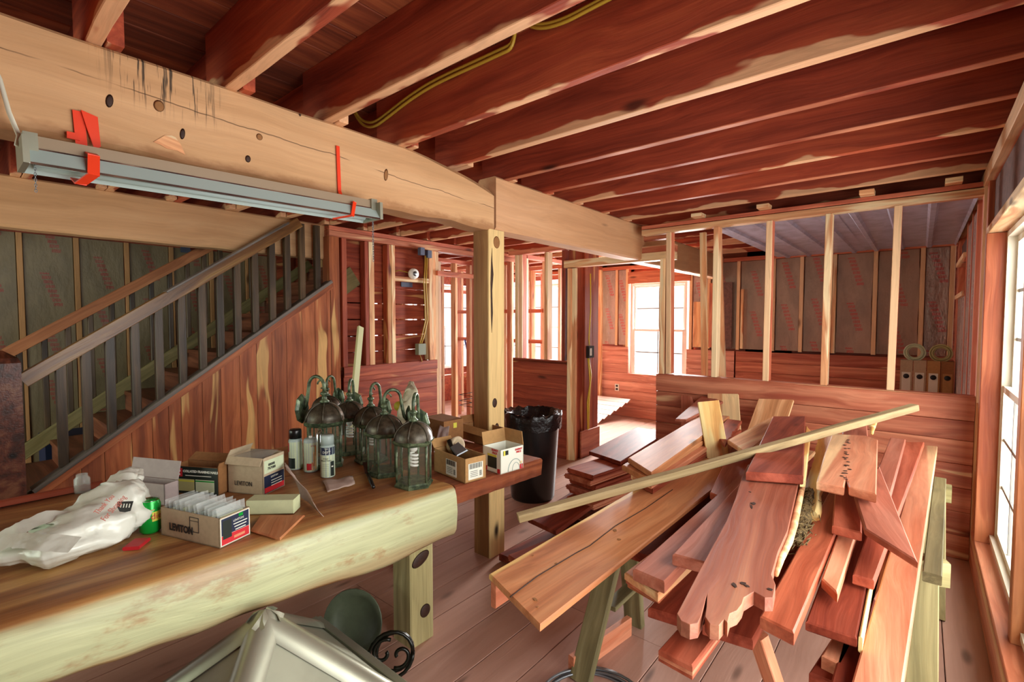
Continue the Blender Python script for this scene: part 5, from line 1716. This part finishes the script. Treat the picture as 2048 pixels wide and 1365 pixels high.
def lum(label, NL, NR, E2, z, L, T, mat, side='R', z2=None, n=1, dz=None, tg=False, name='cedar_board', jag=0.0, seed=1, group=None):
    a, b = at(*NL, z=z), at(*NR, z=z)
    e = at(*E2, z=z)
    d = (e - (b if side == 'R' else a)).normalized()
    up = Vector((0, 0, (z2 or z) - z))
    # keep the board rectangular apart from its near end cut
    top = [a, b, b + d * L + up, a + d * (L + (b - a).dot(d)) + up]
    if (a - b).dot(d) > 0:
        top = [a, b, b + d * (L + (a - b).dot(d)) + up, a + d * L + up]
    o = poly_board(name, top, T, mat, xdir=d + up * (1 / L), jag=jag, seed=seed)
    return tag(o, label, 'board', group)


def pol(label, pts, T, mat, name='cedar_board', jag=0.0, seed=1, xd=None, cat='board', seg=.04, bevel=.004):
    top = [at(p[0], p[1], z=p[2]) for p in pts]
    o = poly_board(name, top, T, mat, jag=jag, seed=seed, xdir=xd, seg=seg, bevel=bevel)
    return tag(o, label, cat)


# added hidden base layer on the sawhorses, fills gaps under the pile
o = board('cedar_board', (-.72, 1.62, .64), (-.72, 3.7, .64), .2, .035, 'deep')
tag(o, 'added dark cedar board at the bottom left of the pile on the sawhorses', 'board')
o = board('cedar_board', (-.47, 1.45, .64), (-.45, 3.7, .64), .22, .035, 'red')
tag(o, 'added red cedar board at the bottom middle of the pile on the sawhorses', 'board')
# left floor stack
base = lum('dark red board lying on the floor beside the foot of the cedar post', (998, 1108), (1050, 1130), (1084, 1065), .05, 1.4, .045, 'deep', 'L')
for k, (dx, dy, w, mt) in enumerate(((0, 0, .24, 'red'), (.015, .05, .24, 'panel'), (-.02, .02, .22, 'red'), (.03, .0, .24, 'rose'), (-.01, .06, .22, 'red'), (.02, -.02, .24, 'panel'), (0, .04, .24, 'red'), (-.01, .0, .22, 'rose'), (.01, .03, .24, 'red'), (-.015, .0, .24, 'panel'), (-.005, .02, .24, 'red'))):
    top_a = at(1146, 931, z=.42)
    zt = .038 + k * .0385
    o = board('cedar_board', (top_a.x + .13 + dx, top_a.y + dy - .12, zt - .018), (top_a.x + .33 + dx, top_a.y + 1.25 + dy, zt - .018), w, .034, mt, tg=True)
    tag(o, 'tongue-and-groove board in the doorway floor stack, ' + ('lowest', 'second from the floor', 'third from the floor', 'fourth from the floor', 'fifth from the floor', 'sixth from the floor', 'fifth from the top', 'fourth from the top', 'third from the top', 'second from the top', 'just under the glossy dark board')[k], 'board', 'boards in the left floor stack')
lum('glossy dark board topmost on the floor stack in front of the doorway', (1178, 903), (1241, 924), (1330, 868), .455, 1.05, .03, 'deep')
for k, (dx, z) in enumerate(((0, .10), (.02, .145), (-.01, .19))):  # added boards, support for the tilted board above
    o = board('cedar_board', (-1.62 + dx, 2.02 + dx, z - .02), (-1.40 + dx, 3.1, z - .02), .2, .036, 'red', tg=True)
    tag(o, ('lowest', 'middle', 'uppermost')[k] + ' added red board of the low floor stack under the long weathered stick', 'board', 'added boards in the low floor stack')
lum('dark red board tilted on the low floor stack under the left end of the stick', (1056, 1037), (1112, 1063), (1200, 1000), .215, 1.1, .03, 'deep')
# wide tan board and its under-board
wide_board = lum('widest tan board with a long crack, sticking out lowest left over the sawhorse', (978, 1148), (1080, 1252), (1408, 993), .735, 2.25, .02, 'tan')
a = at(981, 1158, z=.70)
o = board('cedar_board', a + Vector((.012, .0, -.045)), a + Vector((.012, 1.9, -.045)), .02, .088, 'salmon')
tag(o, 'cedar board on edge hanging under the left side of the widest tan board', 'board')
o = MB().tube([at(u, v, z=.7358) for u, v in ((1020, 1195), (1075, 1153), (1120, 1126), (1150, 1108), (1180, 1092), (1230, 1053), (1290, 1018), (1345, 980))], .0022, 4).build('crack', 'brown', wide_board)
# stack on the far part of the tan board
lum('tan board topmost of the short stack beneath the upright yellow board', (1256, 916), (1303, 946), (1463, 830), .847, 1.35, .027, 'tan')
lum('tan board second in the short stack beneath the upright yellow board', (1244, 930), (1292, 955), (1463, 846), .819, 1.4, .027, 'tan')
lum('tan board third in the short stack beneath the upright yellow board', (1262, 948), (1303, 968), (1468, 860), .791, 1.4, .027, 'salmon')
lum('tan board lowest in the short stack beneath the upright yellow board', (1268, 958), (1306, 978), (1475, 865), .763, 1.4, .027, 'red')
pol('pinkish board end standing behind the short tan stack', [(1350, 838, .86), (1372, 840, .86), (1446, 803, .87), (1408, 788, .87)], .02, 'rose')
pol('splintered reddish board end right of the upright yellow board', [(1425, 868, .84), (1450, 890, .84), (1484, 842, .84), (1455, 838, .84)], .02, 'red', jag=.02)
# upright yellow board
pb, ptp = at(1441, 945, y=2.75), at(1416, 804, y=2.85)
o = board('upright_board', pb, ptp, .115, .035, 'yellow', up=(.45, -1, .1))
tag(o, 'short yellow board standing upright out of the pile behind the stick', 'board')
# centre-left stacks
lum('pale-ended board topmost of the stack right of the widest tan board', (1266, 1138), (1329, 1165), (1354, 1060), .80, 1.9, .035, 'rose', 'L')
for k, (z, mt) in enumerate(((.762, 'tan2'), (.735, 'redsap'), (.708, 'tan'))):
    lum(('tongue-and-groove board directly under the pale-ended board', 'sap-edged board second under the pale-ended board', 'tan board third under the pale-ended board')[k], (1249 + k * 3, 1145 + k * 8), (1316 + k, 1190 + k * 3), (1354, 1066 + k * 5), z, 1.9, .025, mt, 'L')
lum('glossy purplish board left of the great knotty slab', (1345, 1108), (1413, 1126), (1478, 968), .84, 1.25, .035, 'rose', 'L')
lum('wide dark board end jutting out under the knotty slab on its left', (1296, 1216), (1400, 1248), (1360, 1150), .69, 1.8, .03, 'deep', 'L')
lum('wide dark board end jutting out under the knotty slab in the middle', (1405, 1250), (1506, 1281), (1566, 1170), .695, 1.8, .03, 'deep')
for k, z in enumerate((.622, .600, .578)):
    lum(('top board of the lowest three-board stack sticking out at the front', 'middle board of the lowest three-board stack at the front', 'bottom board of the lowest three-board stack at the front')[k], (1317, 1299 + k * 6), (1385, 1333 + k * 8), (1443, 1257 + k * 6), z, 1.0, .02, ('red', 'salmon', 'red')[k])
# great slab
SP = [(1354, 1228), (1362, 1242), (1380, 1250), (1396, 1247), (1403, 1232), (1412, 1196), (1414, 1190), (1413, 1214), (1410, 1234), (1420, 1249), (1438, 1252), (1448, 1240), (1455, 1246), (1460, 1228), (1474, 1222), (1484, 1209), (1488, 1196), (1508, 1184), (1530, 1196), (1546, 1196), (1551, 1170), (1543, 1150), (1556, 1104), (1575, 1062), (1587, 1008), (1601, 945), (1604, 930), (1496, 930), (1484, 955), (1470, 1000), (1453, 1043), (1400, 1140)]
pol('great knotty slab with a ragged split near end, in the centre of the pile', [(u, v, .885) for u, v in SP], .032, 'slabtop', name='live_slab', xd=(at(1500, 960, z=.88) - at(1400, 1200, z=.88)), bevel=.008)
def blemish(par, spots, z, mat='brown'):
    for i, (u, v, a, b) in enumerate(spots):
        r_ = random.Random(i + 3)
        MB().prism([(a * r_.uniform(.6, 1.1) * math.cos(q * P_ / 5), b * r_.uniform(.6, 1.1) * math.sin(q * P_ / 5)) for q in range(10)], 0, .0014).build('knot', mat, par, Matrix.Translation(at(u, v, z=z)) @ Matrix.Rotation(.3 * i, 4, 'Z'))
blemish(bpy.data.objects['live_slab'], ((1507, 1008, .009, .014), (1503, 1014, .004, .02), (1469, 1172, .005, .012), (1486, 1168, .008, .006), (1493, 1173, .006, .007), (1540, 1180, .006, .008), (1500, 985, .003, .006)), .8852)
blemish(wide_board, ((1112, 1128, .004, .006), (1066, 1112, .003, .004), (1230, 1062, .007, .012), (1238, 1080, .008, .008), (1070, 1200, .006, .010), (1075, 1215, .004, .004)), .7352, 'card3')
# bark edge of the slab
bkp = [at(u, v, z=.86) for u, v in ((1552, 1150), (1562, 1118), (1578, 1085), (1588, 1050), (1597, 1010), (1606, 970), (1612, 930))]
mb = MB()
rs = [.006, .009, .010, .011, .010, .009, .008]
mb.tube(bkp, rs, 10)
o = mb.build('bark_strip', 'tan2')
tag(o, 'pale bark-edged strip along the right edge of the great knotty slab', 'strip')
vsb = []
g = thing('bark_offcut', at(1610, 1000, z=.80), 'offcut with a pale face and shaggy bark, leaning right of the knotty slab', 'offcut')
board('pale_face', at(1612, 1040, z=.80), at(1652, 872, z=.86), .075, .03, 'yellow', g, up=(-.5, -.4, .8), seg=20, wane=.02, seed=5)
sb = MB()
for k in range(260):
    t_ = rnd.random()
    c0 = at(1598, 1085, z=.80).lerp(at(1618, 985, z=.84), t_)
    c0 += Vector((rnd.gauss(0, .016), rnd.gauss(0, .02), rnd.gauss(0, .012)))
    d_ = Vector((rnd.gauss(-.1, .4), rnd.gauss(-.7, .3), rnd.gauss(-.25, .25))).normalized() * rnd.uniform(.02, .05)
    sb.tube([c0, c0 + d_ * .6, c0 + d_], [.002, .0014, .0006], 4)
sb.tube([at(1597, 1088, z=.79), at(1606, 1040, z=.81), at(1618, 985, z=.83)], [.012, .026, .02], 8)
o = sb.build('shaggy_bark', 'bark', g)
o['kind'] = 'stuff'
# short dark plank on top
pol('short dark worn plank lying across the far end of the knotty slab', [(1492, 944, .925), (1607, 952, .925), (1611, 833, .925), (1546, 833, .925)], .035, 'deep', xd=(0, 1, 0))
board_ = pol('narrow pale sap-edged strip along the right side of the short dark plank', [(1600, 960, .905), (1611, 960, .905), (1622, 862, .905), (1612, 850, .905)], .03, 'yellow')
# right half
lum('orange-red glossy slab with a pale sap corner, right of the knotty slab', (1520, 1232), (1588, 1266), (1670, 1070), .80, 1.75, .034, 'redsap')
lum('wide dark red board with a pale right edge, low on the right of the pile', (1611, 1243), (1714, 1277), (1752, 1082), .745, 1.7, .026, 'deep')
o = board('edge_strip', at(1715, 1276, z=.742) + Vector((.006, 0, -.015)), at(1753, 1082, z=.742) + Vector((.006, 0, -.015)), .008, .04, 'yellow')
tag(o, 'pale sapwood edge strip on the right side of the wide dark red board', 'strip')
pol('short dark red board under the cracked plank', [(1664, 1051, .835), (1724, 1066, .835), (1722, 960, .835), (1672, 960, .835)], .03, 'red')
pol('narrow angle-cut board lying on the wide dark red board', [(1643, 1157, .79), (1675, 1187, .79), (1713, 1068, .79), (1679, 1058, .79)], .03, 'salmon')
pol('diagonal board cut to a sharp point, lying across the right side of the pile', [(1709, 986, .885), (1730, 1060, .875), (1836, 1126, .87), (1759, 930, .885)], .022, 'rose', xd=(at(1830, 1120, z=.87) - at(1715, 960, z=.88)))
CP = [(1633, 963), (1688, 975), (1692, 958), (1698, 974), (1753, 989), (1756, 880), (1733, 872), (1664, 868), (1650, 905)]
pol('short plank with a rotted crack down its middle, topmost on the right of the pile', [(u, v, .925) for u, v in CP], .032, 'salmon', xd=(0, 1, 0), name='cracked_plank')
mb = MB()
for k in range(26):
    t_ = k / 25
    p = at(1692 + rnd.gauss(0, 3 + 2 * (t_ < .3)), 958 - 80 * t_ + rnd.gauss(0, 2), z=.9262)
    mb.prism([(rnd.uniform(.004, .008) * math.cos(a), rnd.uniform(.003, .009) * math.sin(a)) for a in [q * P_ / 3 for q in range(6)]], 0, .0012, 0, Matrix.Translation(p))
o = mb.build('rot_holes', 'brown', bpy.data.objects['cracked_plank'])
o['kind'] = 'stuff'
pol('board end poking out behind the cracked plank', [(1685, 868, .90), (1736, 874, .90), (1734, 851, .90), (1684, 844, .90)], .03, 'rose')
o = blob('torn_chip', [at(1744, 868, z=.92), at(1745, 852, z=.95), at(1750, 838, z=.97)], [(.006, .006), (.014, .01), (.010, .012)], 'yellow', 'torn yellow wood chip standing behind the cracked plank', 'wood chip', 4, amp=.5, floor=.5, n=14, m_=12)
lum('brown board left of the two long far-right boards, its far end near the knee wall', (1730, 1000), (1781, 990), (1820, 848), .83, 1.15, .03, 'rose')
pol('red board second from the right, running under the pointed board', [(1705, 1160, .77), (1748, 1172, .77), (1849, 879, .80), (1798, 880, .80)], .03, 'red', xd=(0, 1, 0))
pol('long salmon board, rightmost of the pile and reaching out of frame at the bottom', [(1683, 1420, .73), (1797, 1420, .73), (1875, 898, .70), (1841, 895, .70)], .035, 'salmon', xd=(0, -1, 0))
pol('dark board in shadow left of the long salmon board', [(1640, 1440, .675), (1700, 1420, .675), (1795, 1010, .675), (1765, 1000, .675)], .03, 'deep', xd=(0, 1, 0))
lum('short thick board end low at the front right of the pile', (1643, 1310), (1684, 1330), (1720, 1260), .675, .9, .045, 'salmon')
lum('dark board end lowest at the front right, below the thick board end', (1618, 1345), (1690, 1375), (1730, 1300), .64, .9, .03, 'deep')
pol('greyish tan board slanting between the yellow board and the short dark plank', [(1455, 880, .86), (1492, 905, .86), (1540, 868, .865), (1546, 832, .87)], .025, 'tan2')
pol('reddish board under the stick left of the short dark plank', [(1420, 985, .80), (1480, 1010, .80), (1520, 880, .80), (1470, 880, .80)], .03, 'red')
# leaning boards at the knee wall
def lean(label, b0, b1, t1, t0, yb, yt, mat, T=.02):
    P = [at(*b0, y=yb), at(*b1, y=yb), at(*t1, y=yt), at(*t0, y=yt)]
    c = sum(P, Vector()) / 4
    n_ = (P[1] - P[0]).cross(P[3] - P[0]).normalized()
    if n_.y > 0:
        n_ = -n_
    m = frame(c, P[3] - P[0], n_)
    mi = m.inverted()
    q = [mi @ p for p in P]
    bm_ = MB().add([(p.x, p.y, 0) for p in q] + [(p.x, p.y, -T) for p in q], [(0, 1, 2, 3), (7, 6, 5, 4), (0, 4, 5, 1), (1, 5, 6, 2), (2, 6, 7, 3), (3, 7, 4, 0)])
    return tag(bm_.build('leaning_board', mat, None, m), label, 'board')
lean('tan board leaning against the knee wall, right of the upright yellow board', (1478, 905), (1552, 905), (1588, 803), (1517, 797), 3.72, 4.02, 'tan2')
lean('pale board leaning against the knee wall directly behind the upright yellow board', (1415, 900), (1483, 900), (1477, 790), (1415, 787), 3.75, 4.03, 'tan2')
lean('pinkish board corner leaning against the knee wall, leftmost of the leaning boards', (1362, 870), (1400, 870), (1384, 795), (1362, 790), 3.82, 4.03, 'rose')
# long weathered stick on top of everything
o = board('weathered_stick', at(1036, 1036, z=.72), at(1829, 815, z=1.09), .042, .03, 'grey', seg=40, wane=.004, seed=2)
tag(o, 'long thin weathered stick laid across the whole pile from left to upper right', 'stick')
# steel cable coil
c0 = at(1190, 1345, z=.012)
cc = c0 + Vector((c0.x, c0.y, 0)).normalized() * -.22
mb = MB()
for k in range(5):
    mb.tube([cc + Vector(((.20 + .012 * (k % 3)) * math.cos(a), (.20 + .012 * (k % 3)) * math.sin(a), .006 + .008 * (k // 2) + .004 * math.sin(3 * a + k))) for a in [2 * P_ * q / 40 for q in range(40)]], .0055, 6, 0, True)
o = mb.build('cable_coil', 'steel')
tag(o, 'coil of grey steel cable on the floor at the bottom of the view', 'cable')

# =================================================================== FAR ROOM THINGS
sh = thing('added_crate_stand', (.08, 6.35, 0), 'added low wooden crate stand against the far wall below the wire boxes', 'crate')  # added unseen stand that holds up the wire boxes
board('crate_body', (-.16, 6.4, .36), (.25, 6.4, .36), .3, .70, 'panel_dark', sh)
for i in range(4):
    x = -.10 + i * .104
    t = thing('wire_box', (x, 6.4, .712), 'cable box with a round hole, ' + ('leftmost', 'second from the left', 'second from the right', 'rightmost')[i] + ' of the far four', 'box', None)
    MB().box((x, 6.4, .712 + .19), (.098, .12, .38)).build('box_body', ('card2', 'card2', 'card', 'card3')[i], t)
    MB().box((x, 6.339, .86), (.07, .003, .22)).build('printed_label', ('whiteink', 'whiteink', 'whiteink', 'card')[i], t)
    MB().lathe([(0, 0), (.024, 0), (.024, .004), (0, .004)], 16).build('hole', 'ink', t, frame((x, 6.336, .93), (1, 0, 0), (0, -1, 0)))
for i, x in enumerate((-.04, .16)):
    c = Vector((x, 6.4, 1.17))
    mb = MB()
    for k in range(4):
        mb.tube([c + Vector(((.055 + .010 * k) * math.cos(a), -.012 * (k % 2), (.055 + .010 * k) * math.sin(a))) for a in [2 * P_ * q / 24 for q in range(24)]], .006, 6, 0, True)
    o = mb.build('wire_coil', ('palegreen', 'olive')[i])
    tag(o, ('coil of pale cable standing on the two left wire boxes', 'coil of tan cable standing on the two right wire boxes')[i], 'cable')
# bright sheet goods lying on the far room floor
for k in range(7):
    o = board('panelling_strip', (-4.3, 5.97 + k * .118, .008 + .045 * k), (-3.50 + .03 * k, 5.97 + k * .118, .008 + .045 * k), .118, .012, 'palepanel', up=(0, -.38, 1))
    tag(o, 'pale strip on the sunlit far room floor, ' + ('nearest', 'second nearest', 'third nearest', 'middle', 'third farthest', 'second farthest', 'farthest')[k] + ' of seven', 'board', 'strips on the far room floor')
o = MB()
for z_ in (.36, .42, .50):
    o.tube([(-4.45, 4.5, z_), (-4.45, 4.8, z_), (-4.7, 4.8, z_), (-4.7, 4.5, z_)], .005, 5, 0, True)
for k in range(6):
    o.tube([(-4.45, 4.5 + .05 * k, .0), (-4.45, 4.5 + .05 * k, .5)], .004, 5)
o = o.build('wire_rack', 'ironblack')
tag(o, 'black wire rack on the floor behind the open studs, left of the post', 'rack')
